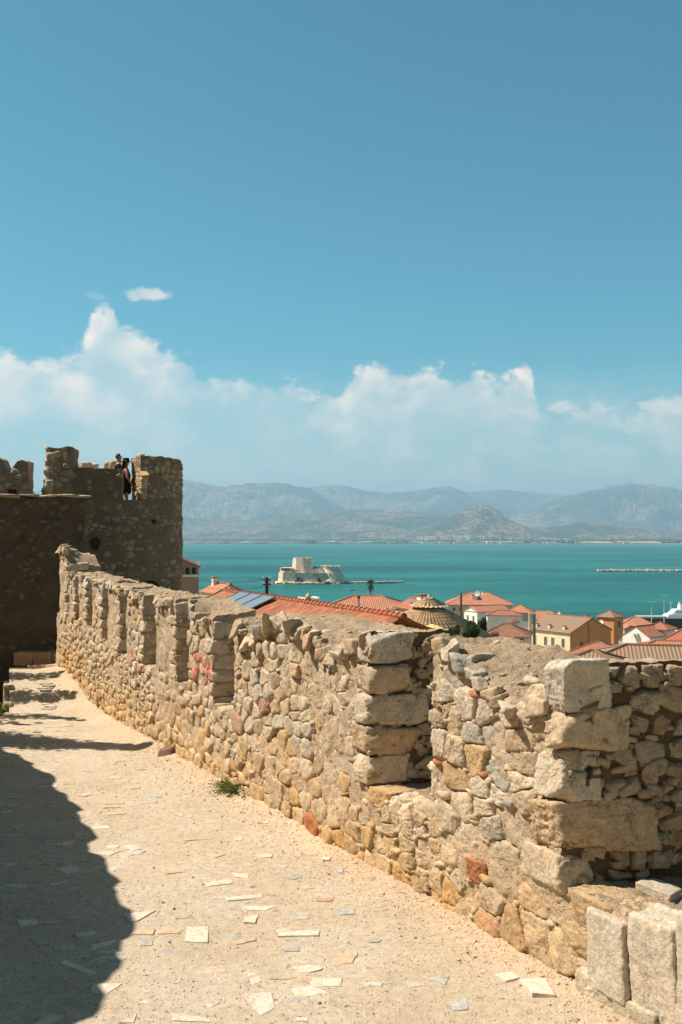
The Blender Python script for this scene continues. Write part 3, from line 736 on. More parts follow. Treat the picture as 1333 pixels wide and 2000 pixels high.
for poly, col in KNOWN:
    chip([gp(x / 1.9043, 1300 + y / 1.9043) for x, y in poly], np.array(col) * rs.uniform(.93, 1.05))
for poly, col in (([(1015, 1922), (1065, 1920), (1085, 1955), (1040, 1950)], white), ([(965, 1905), (1000, 1900), (1018, 1912), (990, 1918)], white), ([(880, 1955), (912, 1952), (914, 1974), (884, 1976)], blu),
                  ([(835, 1910), (880, 1908), (870, 1925)], blu), ([(630, 1865), (700, 1860), (690, 1880), (660, 1885)], tanc)):
    chip([gp(x, y) for x, y in poly], np.array(col))
cnt = 0
while cnt < 330:
    y = rs.uniform(6.6, 19.5) * K; x = rs.uniform(-6.5, wallx(y) - .8)
    if y > 12 and x > -2.5 + .0 * y and rs.rand() < .5: continue
    r_ = rs.uniform(.045, .125); n = rs.randint(3, 7); a0 = rs.uniform(0, 6)
    el_ = rs.uniform(.45, 1)
    pl = [(x + r_ * math.cos(a0 + 2 * math.pi * (k + rs.uniform(-.25, .25)) / n) * 1.25, y + r_ * el_ * math.sin(a0 + 2 * math.pi * (k + rs.uniform(-.2, .2)) / n)) for k in range(n)]
    chip(pl, np.array([white, grey, tanc, tanc, tanc, grey, blu][rs.randint(7)]) * rs.uniform(.85, 1.05), rs.uniform(-.002, .004)); cnt += 1
mb.build('marble_inlay', M_MARB, pathob, smooth=False)
# grit lying on the walk and along the foot of the wall
gr = Acc(); D1, F1 = ICO[1]
for _ in range(3800):
    y = rs.uniform(6.3, 15) * K
    x = wallx(y) - abs(rs.normal(0, .35)) - .03 if rs.rand() < .55 else rs.uniform(-3.6, wallx(y))
    r_ = rs.uniform(.003, .009) * (2.2 if rs.rand() < .04 else 1)
    V = D1 * r_ * rs.uniform(.6, 1.3, 3) + np.array([x, y, float(pathz(np.array([x]), np.array([y]))[0]) + r_ * .3]); gr.add(V, F1, pick_col(.3, 0) * rs.uniform(.9, 1.1))
tag(gr.build('grit', M_STONE, None), 'loose grit and pebbles scattered over the path', 'grit', kind='stuff')
rk = Acc(); c = gp(327, 1478)
rk.add(*rock(np.vstack([np.eye(3), -np.eye(3)]) + rs.uniform(-.4, .4, (6, 3)), [.14, .10, .09] * 2, np.array([c[0], c[1], gnd(0, c[1]) + .06]), np.eye(3), 4, 10, .06, np.array([.22, .14, .10])))
tag(rk.build('loose_stone', M_STONE, None), 'dark brown loose stone lying on the path at the foot of the wall', 'stone')
# ------------------------------------------------------------------ tower, curtain wall, steps, bastion: all rubble in lime mortar
def rubble_wall(parent, name, fpos, L, zb, zt, h, w, thick, nres, prot=.01, sub=2, mcol=(.40, .31, .21), cut=None, ends=True, amp=.06, tint=1.0, stname='stones', top=True, noside=False):
    """fpos(w array) -> (x, y, nx, ny) along the outer face; stones + mortar skin with thickness"""
    mo, st = Acc(), Acc()
    def pos(A, B):
        x, y, nx_, ny_ = fpos(A * L); return x - nx_ * thick * B, y - ny_ * thick * B
    ztf = zt if callable(zt) else (lambda w_: np.full_like(w_, zt, dtype=float))
    grid_block(mo, pos, lambda A, B: zb + A * 0, lambda A, B: ztf(A * L) + .03 * fbm(np.stack([A * L * 3, B * 3, A * 0], -1), 3, 4), max(3, int(L / nres)), max(3, int(thick / nres)),
               max(3, int((EYE + 2.7 - zb) / nres / (1 if zb > EYE - 2 else 1.5))), vdisp(amp, 2.2, 5), np.array(mcol), 'FBLRT', np.array(mcol) * 1.05)
    def fr(w_, z):
        x, y, a, b = [float(q) for q in fpos(np.array([w_], float)).reshape(4)] if False else [float(np.ravel(q)[0]) for q in fpos(np.array([w_], float))]
        e3 = np.array([a, b, 0.]); e1 = np.array([-b, a, 0.]); return np.array([x, y, z]), e1, np.array([0, 0, 1.]), e3
    zmax = float(np.max(ztf(np.linspace(0, L, 60))))
    P_ = course_points(-.1, L + .1, zb, zmax + .1, lambda z: h * rnd.uniform(.7, 1.3), lambda q: w)
    for (a, z), poly in zip(P_, cells(P_, .8, 1.3)):
        if poly is None or not (0 < a < L): continue
        zt_ = float(ztf(np.array([a]))[0])
        if not (zb < z < zt_ - .03) or (cut and cut(a, z)): continue
        for n, c in ((np.array([0, 1.]), zt_), (np.array([1., 0]), L), (np.array([-1., 0]), 0.0)):
            if len(poly) > 2: poly = clip_poly(poly, n, c)
        if len(poly) < 3: continue
        qa = np.array(poly)
        if np.ptp(qa[:, 0]) * np.ptp(qa[:, 1]) > h * w * 4.5: continue
        r_ = stone_in_cell(poly, fr, .025, prot + rs.uniform(-.05, .03), .12, sub, pick_col(.15, .8) * tint * .95, taper=.3, p=rs.uniform(9, 20), rough=.08)
        if r_: st.add(*r_)
    o = mo.build(name, M_MORT2, parent); st.build(stname, M_STONE2, o); return o
# curtain wall
cy = 21.8 * K; ctz = EYE + .872 * K
cur = empty('curtain_wall', (-9, cy, EYE - 3.0), 'tall dark shaded curtain wall of rubble closing the far end of the path', 'wall')
cx0, cx1 = -13.5, (163 - HX) / F * cy
def fcur(w_): w_ = np.asarray(w_, float); return cx0 + w_, cy + .14 * (w_ - (cx1 - cx0)), np.full_like(w_, .139), np.full_like(w_, -.990)
rubble_wall(cur, 'wall_face', fcur, cx1 - cx0, EYE - 4.6, lambda w_: ctz + .03 * np.sin(w_ * 1.7), .17, .24, .5, .09, .0, 3, (.125, .095, .065), None, tint=.33)  # face mortar and stones darkened: the wall's shade is painted into them
cap = MB(); px = cx0
capa = Acc()
while px < cx1 - .1:
    L_ = rs.uniform(.35, .7); c = np.array([min(px + L_ / 2, cx1 - .1), cy + .25 + .14 * (px - cx1), ctz + .02])
    capa.add(*rock(np.vstack([np.eye(3), -np.eye(3)]) + rs.uniform(-.1, .1, (6, 3)), [L_ / 2, .27, .030] * 2, c, np.eye(3), 3, 16, .05, pick_col(.1, 0))); px += L_ * .97
capa.build('coping', M_STONE2, cur)
# round tower with slit embrasure
TX, TY, TR = -6.9, 31.8, 1.8
tw = empty('round_tower', (TX, TY, 36.0), 'round rubble stone tower with tall battlements where two visitors stand', 'tower')
Ls = 7.2
def ftow(w_):
    """flat front from the left, then round the corner, then straight back"""
    w_ = np.asarray(w_, float); a = np.clip((w_ - Ls) / TR, 0, 2.4); back = 0
    x = TX - Ls + np.minimum(w_, Ls) + TR * np.sin(a); y = TY - TR * np.cos(a) + back
    return x, y, np.sin(a), -np.cos(a)
def w_of(px):
    """arc position seen at photo pixel px"""
    ws = np.linspace(0, Ls + 2.8, 2000); x, y, _, _ = ftow(ws); return float(ws[np.argmin(np.abs(x / y * F + HX - px))])
zp = lambda py, d=30.1: EYE - (py - HY) / F * d
Lt = Ls + TR * 2.3
def hole(a, z): return (abs(a - w_of(187)) < .25 and abs(z - zp(1062)) < .3) or (abs(a - w_of(293)) < .33 and z < zp(1138)) or (abs(a - w_of(300)) < .12 and abs(z - zp(1018)) < .12)
rubble_wall(tw, 'wall_face', ftow, Lt, EYE - 9.5, zp(976), .17, .22, .55, .09, .002, 3, (.23, .175, .12), hole, tint=.72)  # mortar and stone tints across the tower lowered to paint in its shade
dk = plain('dark_hollow', (.035, .027, .02), .95, .3, 9)
for px_, py_, hw, hh in ((187, 1062, .15, .20), (300, 1018, .08, .07), (60, 1100, .05, .05)):
    w_ = w_of(px_); x, y, a, b = [float(np.ravel(q)[0]) for q in ftow(np.array([w_]))]
    if px_ == 60: continue
    pts_ = [(x - b * hw * math.cos(t) * (1 + .2 * math.sin(3 * t)), y + a * hw * math.cos(t), zp(py_) + hh * math.sin(t)) for t in np.linspace(0, 2 * math.pi, 14)[:-1]]
    hb = MB(); n = len(pts_); hb.poly([(p[0] + a * .045, p[1] + b * .045, p[2]) for p in pts_] + [(p[0] - a * .2, p[1] - b * .2, p[2]) for p in pts_], [tuple(range(n))] + [(i, (i + 1) % n, n + (i + 1) % n, n + i) for i in range(n)]).build('socket_hole', dk, tw)
# arched opening at the foot of the tower
w_ = w_of(293); x, y, a, b = [float(np.ravel(q)[0]) for q in ftow(np.array([w_]))]
ar = MB(); prof = [(-.32, zp(1175)), (.32, zp(1175))] + [(.32 * math.cos(t), zp(1152) + .27 * math.sin(t)) for t in np.linspace(0, math.pi, 9)]
n = len(prof); ar.poly([(x - b * u + a * .06, y + a * u + b * .06, z) for u, z in prof] + [(x - b * u - a * .3, y + a * u - b * .3, z) for u, z in prof], [tuple(range(n))] + [(i, (i + 1) % n, n + (i + 1) % n, n + i) for i in range(n)])
ar.build('arched_opening', dk, tw)
def sub_path(w0, w1):
    def f(w_):
        return ftow(w0 + np.asarray(w_, float))
    return f
wa, wb, wc, wd = w_of(141), w_of(240), w_of(275.5), Ls + TR * 2.2
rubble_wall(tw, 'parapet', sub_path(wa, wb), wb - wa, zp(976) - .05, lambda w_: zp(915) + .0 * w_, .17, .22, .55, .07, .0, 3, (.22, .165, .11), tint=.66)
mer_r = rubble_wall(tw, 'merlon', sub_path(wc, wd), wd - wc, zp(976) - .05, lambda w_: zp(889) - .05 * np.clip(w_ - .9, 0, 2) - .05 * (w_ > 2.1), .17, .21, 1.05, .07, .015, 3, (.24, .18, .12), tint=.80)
# sunlit cheek of the slit: stones on the radial face
x, y, a, b = [float(np.ravel(q)[0]) for q in ftow(np.array([wc]))]
chk = Acc(); e1 = np.array([-a, -b, 0.]); e3 = np.array([b, -a, 0.]); e3 = -e3 if e3[0] > 0 else e3
P_ = course_points(-.05, 1.1, zp(985), zp(880), lambda z: rnd.uniform(.11, .17), lambda q: .20)
for (q, z), poly in zip(P_, cells(P_, .6, 1.25)):
    if poly is None or not (0.0 < q < 1.03) or not zp(971) < z < zp(891): continue
    poly = clip_poly(poly, np.array([0, -1.]), -zp(975))
    if len(poly) < 3: continue
    r_ = stone_in_cell(poly, lambda w_, z_: (np.array([x, y, z_]) + e1 * w_, e1, np.array([0, 0, 1.]), e3), .015, .015, .1, 4, pick_col(.35, .3), taper=.3, p=14, rough=.07)
    if r_: chk.add(*r_)
chk.build('merlon_stones', M_STONE2, mer_r)
# tall eroded merlon on the left, broken one further left
wl0, wl1 = w_of(96), w_of(145)
ml = rubble_wall(tw, 'merlon', sub_path(wl0, wl1), wl1 - wl0, zp(985), lambda w_: zp(876) - .03 * np.sin(w_ * 9), .25, .34, .55, .07, .03, 3, (.30, .23, .15), tint=.85)
x0, y0, _, _ = [float(np.ravel(q)[0]) for q in ftow(np.array([wl0]))]
bt = Acc(); bx = [(x0 + .02, y0 + .02), (x0 + .02, y0 + .55), (x0 - .30, y0 + .62), (x0 - .06, y0 + .02)]
for k in range(60):                                                        # raking buttress of rubble on its sunny side
    t = rs.rand(); z = zp(985) + t * (zp(880) - zp(985)); wdt = .30 * (1 - t) ** .8 + .02; u = rs.rand()
    c = np.array([x0 + .04 - wdt * u * 1.0, y0 + .02 + .55 * u, z]); sz = rs.uniform(.07, .13)
    bt.add(*rock(np.vstack([np.eye(3), -np.eye(3)]) + rs.uniform(-.3, .3, (6, 3)), [sz] * 6, c, np.eye(3), 3, 12, .08, pick_col(.15, .3)))
bt.build('buttress_stones', M_STONE2, ml)
wm0, wm1 = w_of(-60), w_of(55)
def vt(w_):
    p = np.interp(np.asarray(w_, float) / (wm1 - wm0), [0, .45, .585, .61, .66, .72, .80, .90, 1], [zp(880), zp(893), zp(900), zp(912), zp(919), zp(917), zp(903), zp(899), zp(903)]); return p
rubble_wall(tw, 'merlon', sub_path(wm0, wm1), wm1 - wm0, zp(985), vt, .22, .27, .5, .06, .03, 3, (.32, .25, .17), tint=.85)
sq = MB(); x, y, a, b = [float(np.ravel(q)[0]) for q in ftow(np.array([w_of(26)]))]; sq.box((x, y - .0, zp(965)), (.24, .14, .26)); sq.build('square_hole', dk, tw)
# tower walk and far parapet blocks, seen over the front parapet
fl = MB(); fl.box((TX - 3.1, TY + 1.6, EYE + .62), (7.6, 4.0, .3)); fl.build('walkway', M_MORT2 if False else plain('walk_stone', (.42, .34, .24), .9, .15, 3, .02), tw)
fb = Acc()
for px_, w_, top_, bot in ((168, .62, 903, 925), (219, .50, 899, 925)):
    q = at(px_, top_, 34.6)
    for k in range(5):
        c = np.array([q.x + rs.uniform(-.5, .5) * w_ * .55, 34.6 + rs.uniform(0, .3), q.z - .12 - rs.uniform(0, .16)])
        fb.add(*rock(np.vstack([np.eye(3), -np.eye(3)]) + rs.uniform(-.25, .25, (6, 3)), [w_ * .34, .25, .13] * 2, c, np.eye(3), 3, 12, .07, pick_col(.2, .2)))
    fb.add(*rock(np.vstack([np.eye(3), -np.eye(3)]), [w_ / 2, .3, .75] * 2, np.array([q.x, 34.9, q.z - .95]), np.eye(3), 3, 16, .06, pick_col(.1, 0)))
fb.build('far_parapet_stones', M_STONE2, tw)
# chimney with a tiled cap seen in the gap
q = at(62, 965, 60); ch = empty('lantern_chimney', (q.x, q.y, q.z - 1.2), 'small pale chimney with a pointed brown tiled cap beyond the gap in the battlements', 'chimney')
MB().box((q.x, q.y, q.z - 1.1), (.24, .24, 2.2)).build('stack', plain('pale_render', (.55, .50, .42), .9), ch)
MB().prism([(q.x + sx_ * .19, q.y + sy_ * .19) for sx_, sy_ in ((-1, -1), (1, -1), (1, 1), (-1, 1))], q.z + .05, q.z + .24, [(q.x + sx_ * .02, q.y + sy_ * .02) for sx_, sy_ in ((-1, -1), (1, -1), (1, 1), (-1, 1))]).build('cap', plain('brown_tile', (.22, .10, .06), .85), ch)
# dry red weeds rooted in the curtain face
def tuft(name, base, n, length, col_mat, up=.7, spread=1.0, leaf=.02, seed=1, nrm=(0, -1, 0)):
    r_ = np.random.RandomState(seed); V, Fc = [], []
    for _ in range(n):
        d = np.array([r_.normal(0, spread), r_.normal(0, spread), abs(r_.normal(up, .4))]) + np.array(nrm) * .4; d /= np.linalg.norm(d)
        L_ = length * r_.uniform(.4, 1); p = np.array(base, float) + r_.normal(0, .03, 3)
        s_ = np.cross(d, (0, 0, 1)); s_ /= np.linalg.norm(s_) + 1e-6; k = 5
        for i in range(k):
            t = (i + 1) / k; c = p + d * L_ * t + np.array([0, 0, -.35 * L_ * t * t]); 
            for q_ in range(2):
                a = r_.normal(0, 1, 3); a /= np.linalg.norm(a); b = np.cross(a, r_.normal(0, 1, 3)); b /= np.linalg.norm(b)
                n0 = len(V); V += [c - a * leaf, c - b * leaf * .5, c + a * leaf, c + b * leaf * .5]; Fc.append((n0, n0 + 1, n0 + 2, n0 + 3))
    return V, Fc
def leaf_mat(name, c1, c2):
    m, gg, b = mat_new(name); p = opos(gg); n, _ = gg.noise(p, 9, 3, .6)
    oi = gg.noise(p, 45, 1, .5)[0]
    c = gg.mix(gg.mr(gg.m('ADD', n, gg.m('MULTIPLY', oi, .5)), .5, 1.0), c1, c2); gg.l.new(c, b.inputs['Base Color']); b.inputs['Roughness'].default_value = .7
    tr = gg.new('ShaderNodeBsdfTranslucent'); gg.l.new(c, tr.inputs[0]); ms = gg.new('ShaderNodeMixShader'); ms.inputs[0].default_value = .3
    gg.l.new(b.outputs[0], ms.inputs[1]); gg.l.new(tr.outputs[0], ms.inputs[2])
    o = [x for x in gg.n if x.type == 'OUTPUT_MATERIAL'][0]; gg.l.new(ms.outputs[0], o.inputs[0]); return m
M_LEAF, M_LEAF2, M_DRY = leaf_mat('leaf_green', (.09, .14, .035), (.24, .29, .09)), leaf_mat('leaf_dark', (.02, .045, .012), (.05, .09, .02)), leaf_mat('dry_leaf', (.22, .10, .04), (.36, .20, .08))
q = at(77, 1043, cy - .05); V, Fc = tuft('x', q, 26, .32, None, .0, .5, .02, 3)
tag(MB().poly(V, Fc).build('dry_weed', M_DRY), 'dry reddish weed growing out of the dark curtain wall', 'weed')
# weed at the foot of the sunny wall
gq = gp(462, 1552); V, Fc = [], []
for k in range(16):
    bx_ = gq + np.array([rs.uniform(-.28, .30), 0]); bx_[1] = gq[1] + (gq[0] - bx_[0]) * .85 + rs.uniform(-.14, .14)
    v, f = tuft('x', (bx_[0], bx_[1], gnd(0, bx_[1]) + .04), 16, .20 + .10 * (k < 7), None, .7, .8, .019, 20 + k, (-.4, -.3, 0)); n = len(V); V += v; Fc += [tuple(i + n for i in t) for t in f]
wd_ = empty('green_weed', (gq[0], gq[1], gnd(0, gq[1])), 'low sprawling green weed at the foot of the sunny wall', 'plant')
MB().poly(V, Fc).build('leaves', M_LEAF, wd_)
V, Fc = tuft('x', (gq[0] - .1, gq[1], gnd(0, gq[1]) + .06), 40, .36, None, .5, 1.2, .012, 77, (0, 0, 0)); MB().poly(V, Fc).build('dry_stems', leaf_mat('olive_leaf', (.16, .16, .05), (.30, .27, .10)), wd_)
# low green shrub left of the kerb, in a patch of sun
sb = at(4, 1372, 18.4 * K); V, Fc = [], []
for k in range(26):
    v, f = tuft('x', (sb.x + rs.uniform(-.5, .18), sb.y + rs.uniform(-.3, .3), gnd(0, sb.y) - .22), 20, .42, None, .9, .6, .04, 50 + k, (0, 0, 0)); n = len(V); V += v; Fc += [tuple(i + n for i in t) for t in f]
tag(MB().poly(V, Fc).build('leafy_shrub', M_LEAF), 'bright green low shrub growing left of the raised kerb', 'plant')
# raised kerb, steps up to the curtain
kb = Acc()
xk = -6.20 * K
for k in range(3):
    y0_, y1_ = 17.72 * K + k * .84, 17.72 * K + (k + 1) * .84 - .004; ym = (y0_ + y1_) / 2; dv = np.array([-.316, .949, 0])
    kb.add(*rock(np.vstack([np.eye(3), -np.eye(3)]) + rs.uniform(-.03, .03, (6, 3)), [.10, .445, .30] * 2, np.array([-5.93 * K - .333 * (ym - 17.72 * K), ym, gnd(0, ym) - .33]), np.stack([np.array([.949, .316, 0]), dv, np.array([0, 0, 1.])]), 4, 18, .04, np.array((.50, .40, .27)) * rs.uniform(.9, 1.05)))
tag(kb.build('kerb', M_STONE, None), 'worn stone kerb edging the raised end of the path', 'kerb', kind='structure')
stp = empty('stone_steps', (-6.7, 21 * K, EYE - 2.75 * K), 'worn stone steps at the far end of the path against the dark wall', 'steps')
def step(x0_, x1_, yf, yb, zt_, hh, n):
    a_ = Acc()
    for k in range(n):
        a, b = x0_ + (x1_ - x0_) * k / n, x0_ + (x1_ - x0_) * (k + 1) / n - .012
        a_.add(*rock(np.vstack([np.eye(3), -np.eye(3)]) + rs.uniform(-.04, .04, (6, 3)), [(b - a) / 2, (yb - yf) / 2, hh / 2] * 2, np.array([(a + b) / 2, (yf + yb) / 2, zt_ - hh / 2]), np.eye(3), 4, 22, .03, np.array((.47, .33, .20)) * rs.uniform(.9, 1.05)))
    return a_
step(K * -6.55, K * -5.75, 20.75 * K, 21.3 * K, EYE - 2.69 * K, .30, 2).build('step', M_STONE, stp)
step(K * -6.98, K * -5.75, 21.2 * K, 21.7 * K, EYE - 2.475 * K, .34, 3).build('step', M_STONE, stp)
# old bastion just outside the frame on the left: it throws the big shadow over the walk
bs = empty('bastion_wall', (-6, 8, EYE - 3.7), 'tall rubble bastion beside the path, left of the view, casting the large shadow', 'wall')
hB = 5.0; off = hB / math.tan(R(SUN_EL))
edge = [(-1.69, 5.2), (-1.69, 6.5), (-1.67, 6.9), (-1.66, 7.3), (-1.68, 7.7), (-1.72, 8.05), (-1.84, 8.6), (-2.02, 9.1), (-2.28, 9.7), (-2.63, 10.5), (-2.9, 11.3), (-3.3, 12.1), (-3.94, 13.4), (-4.55, 14.3), (-5.2, 15.1), (-5.7, 16.0)]
E_p = np.array(edge) * K; E_p[:, 0] -= off * math.cos(R(SUN_BACK)); E_p[:, 1] += off * math.sin(R(SUN_BACK))
E_p = np.vstack([[E_p[0, 0], 2.5], E_p]); sl_ = np.concatenate([[0], np.cumsum(np.hypot(*np.diff(E_p, axis=0).T))])
def fbs(w_):
    w_ = np.asarray(w_, float); x = np.interp(w_, sl_, E_p[:, 0]); y = np.interp(w_, sl_, E_p[:, 1])
    dx = np.interp(w_ + .1, sl_, E_p[:, 0]) - np.interp(w_ - .1, sl_, E_p[:, 0]); dy = np.interp(w_ + .1, sl_, E_p[:, 1]) - np.interp(w_ - .1, sl_, E_p[:, 1]); l = np.hypot(dx, dy)
    return x, y, dy / l, -dx / l
zg = EYE - 3.2 * K
rubble_wall(bs, 'wall_face', fbs, sl_[-1] - .15, zg - .3, lambda w_: zg + hB + .10 * np.interp(np.asarray(w_) * 2.3 % 7, [0, 1, 1.3, 2.2, 2.6, 4, 4.2, 5.5, 5.8, 7], [0, .6, -.9, -.5, 1, .7, -.6, -.9, .5, 0]), .26, .36, 1.2, .12, .02, 1, (.40, .31, .21))
# tree beyond the bastion, outside the frame: its boughs dapple the far walk
def leaf_cloud(centers, radii, n, size, seed, flat=.7):
    r_ = np.random.RandomState(seed); k = r_.randint(len(centers), size=n); C_ = np.array(centers)[k]; Rr = np.array(radii)[k]
    d = r_.normal(size=(n, 3)); d /= np.linalg.norm(d, axis=1)[:, None]; rad = r_.uniform(.25, 1, n) ** .5
    P_ = C_ + d * (rad * Rr)[:, None] * np.array([1, 1, flat]); a = r_.normal(size=(n, 3)); a /= np.linalg.norm(a, axis=1)[:, None]
    b = np.cross(a, r_.normal(size=(n, 3))); b /= np.linalg.norm(b, axis=1)[:, None]; s_ = size * r_.uniform(.6, 1.4, n)[:, None]
    V = np.stack([P_ - a * s_, P_ - b * s_ * .55, P_ + a * s_, P_ + b * s_ * .55], 1).reshape(-1, 3); return V, np.arange(4 * n).reshape(n, 4)
def tree(name, base, h, crown, trunk_r, label, mat_l, leaf, nleaf, seed, group=None, cat='tree', flat=.7):
    r_ = random.Random(seed); t = empty(name, base, label, cat, group); tb = MB(); b = Vector(base)
    fork = b + Vector((r_.uniform(-.05, .05) * h, 0, h * .38)); tb.tube([b, (b + fork) / 2 + Vector((.03 * h, 0, 0)), fork], [trunk_r, trunk_r * .8, trunk_r * .6], 10)
    cs, rr = [], []
    for (ox, oy, oz, rad) in crown:
        c = b + Vector((ox, oy, oz)); mid = fork.lerp(c, .5) + Vector((0, 0, -.05 * h)); tb.tube([fork, mid, c], [trunk_r * .5, trunk_r * .3, trunk_r * .08], 7)
        cs.append(tuple(c)); rr.append(rad)
        for _ in range(3):
            d = Vector((r_.uniform(-1, 1), r_.uniform(-1, 1), r_.uniform(-.4, .8))).normalized() * rad * r_.uniform(.6, 1.05)
            cs.append(tuple(c + d)); rr.append(rad * r_.uniform(.3, .5))
            tb.tube([c, c + d], [trunk_r * .12, trunk_r * .03], 5)
    tb.build('trunk', plain(name + '_bark', (.14, .09, .06), .95, .2, 8, .02), t, True)
    V, Fc = leaf_cloud(cs, rr, nleaf, leaf, seed, flat); npmesh('crown', V, Fc, mat_l, t); return t
tr_ = tree('shade_tree', (-12.4, 19.4, zg - .3), 7.5, [(-1.2, -.6, 5.2, 1.3), (.2, .6, 5.4, 1.0), (-2.6, .4, 5.8, 1.4), (-.3, 2.4, 5.2, 1.2), (-1.5, 4.6, 5.5, 1.6), (-2.2, 2.2, 6, 1.6)],
     .28, 'leafy tree left of the path throwing dappled shade on its far end', M_LEAF2, .085, 9000, 5, flat=.5)
# long low boughs reaching towards the walk
V, Fc = [], []; bm_ = MB(); b0_ = Vector((-12.4, 19.4, zg + 2.7))
for (ax_, ay_, bx_, by_, hh_, r0_, r1_, n_) in ((-10.2, 18.5, -6.95, 17.75, 5.0, .85, .16, 6000), (-10.4, 19.1, -8.3, 18.3, 4.6, .60, .15, 1800), (-10.8, 20.9, -8.7, 20.5, 5.0, .42, .10, 1300), (-11.0, 22.2, -9.2, 22.1, 5.0, .45, .10, 1300), (-10.8, 20.1, -9.3, 19.9, 4.8, .22, .05, 300),
                                       (-11.2, 23.3, -9.6, 23.2, 5.0, .42, .12, 1100), (-11.2, 24.6, -10.4, 24.6, 5.0, .5, .3, 1200)):
    A_0, B_0 = Vector((ax_, ay_, zg + hh_)), Vector((bx_, by_, zg + hh_ - .1)); bm_.tube([b0_, A_0, A_0.lerp(B_0, .5) + Vector((0, 0, .08)), B_0], [.09, .05, .03, .008], 6)
    cs_ = [tuple(A_0.lerp(B_0, t) + Vector((rs.normal(0, .05), rs.normal(0, .10), 0))) for t in np.linspace(0, 1, 16)]
    v, f = leaf_cloud(cs_, [(r0_ * (1 - t) + r1_ * t) * rs.uniform(.6, 1.2) for t in np.linspace(0, 1, 16)], n_, .055, int(n_ + ax_ * -10), .5); f = f + sum(len(q) for q in V); V.append(v); Fc.append(f)
bo_ = bm_.build('boughs', M_WOOD if 'M_WOOD' in globals() else plain('bough_bark', (.14, .09, .06), .95), tr_, True); npmesh('bough_leaves', np.concatenate(V), np.concatenate(Fc), M_LEAF2, bo_)
# ------------------------------------------------------------------ ground sheet, sea
def terr(x, y):
    r = np.hypot(x, y)
    zt = np.interp(r, [0, 14, 30, 60, 120, 200, 300, 400, 445, 475, 6150, 6260, 9000, 30000, 70000], [40.6, 40.2, 36, 31, 24, 16, 9, 3, 1.4, -3, -3, 1.2, 4, 20, 30])
    P_ = np.stack([x, y, x * 0], -1)
    zt = zt + fbm(P_ * .03, 3, 90) * np.interp(r, [0, 40, 300, 430], [0, 1, 1, 0])
    inside = np.clip((wallx(y) + .6 - x) / .8, 0, 1) * np.clip((K * 22.2 - y) / .6, 0, 1) * np.clip((90 - r) / 40, 0, 1)
    flat = EYE - 3.2 * K - .12 - .34 * np.clip((-6.25 * K - x) / .4, 0, 1) * np.clip((y - 17.2 * K) / .5, 0, 1)
    az_ = np.degrees(np.arctan2(x, y)); hill = np.clip((-az_ - 38) / 22, 0, 1) + np.clip((az_ - 118) / 30, 0, 1); hill = np.clip(hill, 0, 1)
    up = EYE - 3.6 + np.clip(r - np.where(az_ < -100, 11, 15) , 0, 58) * .95 * (1 + .15 * fbm(P_ * .08, 3, 91)); up = up - np.clip(r - 110, 0, 400) * .3  # unseen rising ground left and behind, added to hold back skylight
    hz = np.maximum(zt, up) * hill + zt * (1 - hill); hz = np.where(r > 330, zt, hz)
    inside = inside * np.where(hill > 0, np.clip((17 - r) / 4, 0, 1) * hill + (1 - hill) * 1.0, 1.0)
    return hz * (1 - inside) + flat * inside
rad = np.concatenate([[0.0], np.geomspace(.6, 34, 110), np.geomspace(35, 480, 110), np.geomspace(490, 6100, 24), np.geomspace(6140, 70000, 60)])
ang = np.linspace(0, 2 * math.pi, 401)
Rr, Aa = np.meshgrid(rad, ang, indexing='ij'); X = Rr * np.sin(Aa); Y = Rr * np.cos(Aa)
idx = np.arange(Rr.size).reshape(Rr.shape)
Fq = np.stack([idx[:-1, :-1].ravel(), idx[1:, :-1].ravel(), idx[1:, 1:].ravel(), idx[:-1, 1:].ravel()], 1)[:, ::-1]
m, gg, b = mat_new('ground'); p = opos(gg)
n, _ = gg.noise(p, .25, 6, .6); nf, _ = gg.noise(p, .0016, 5, .6); nh, _ = gg.noise(p, 9, 5, .7)
near_c = gg.mix(gg.mr(n, .4, .6), (.34, .26, .17), (.13, .13, .06))
vo = gg.new('ShaderNodeTexVoronoi'); vo.inputs['Scale'].default_value = .004; gg.l.new(p, vo.inputs['Vector'])
vs = gg.new('ShaderNodeSeparateXYZ'); gg.l.new(vo.outputs['Color'], vs.inputs[0])
far_c = gg.mix(gg.mr(vs.outputs[0], .35, .65), (.10, .13, .05), (.30, .25, .14))
sp = gg.new('ShaderNodeSeparateXYZ'); gg.l.new(p, sp.inputs[0])
c = gg.mix(gg.mr(sp.outputs[1], 3000, 5000), near_c, far_c); gg.l.new(c, b.inputs['Base Color']); b.inputs['Roughness'].default_value = .95
bump(gg, b, nh, .03)
tag(npmesh('ground', np.stack([X.ravel(), Y.ravel(), terr(X.ravel(), Y.ravel())], 1), Fq, m), kind='structure')
m, gg, b = mat_new('sea_water'); p = opos(gg)
mp = gg.new('ShaderNodeMapping'); gg.l.new(p, mp.inputs[0]); mp.inputs['Scale'].default_value = (.35, 1, 1)
n, _ = gg.noise(mp.outputs[0], .004, 5, .6, .4); n2_, _ = gg.noise(mp.outputs[0], .022, 6, .65)
sp = gg.new('ShaderNodeSeparateXYZ'); gg.l.new(p, sp.inputs[0])
c = gg.mix(gg.mr(gg.m('ADD', n, gg.m('MULTIPLY', n2_, .45)), .55, .90), (.004, .078, .080), (.016, .165, .150))
shl = gg.mr(gg.m('ADD', sp.outputs[1], gg.m('MULTIPLY', gg.m('SUBTRACT', n, .5), 2600)), 2500, 5800)
c = gg.mix(gg.m('MULTIPLY', shl, .65), c, (.030, .195, .160))
rp, _ = gg.noise(mp.outputs[0], .09, 5, .7); rf_ = gg.mr(rp, .3, .7, .86, 1.14, False); c = gg.mix(1.0, c, gg.comb(rf_, rf_, rf_), 'MULTIPLY')
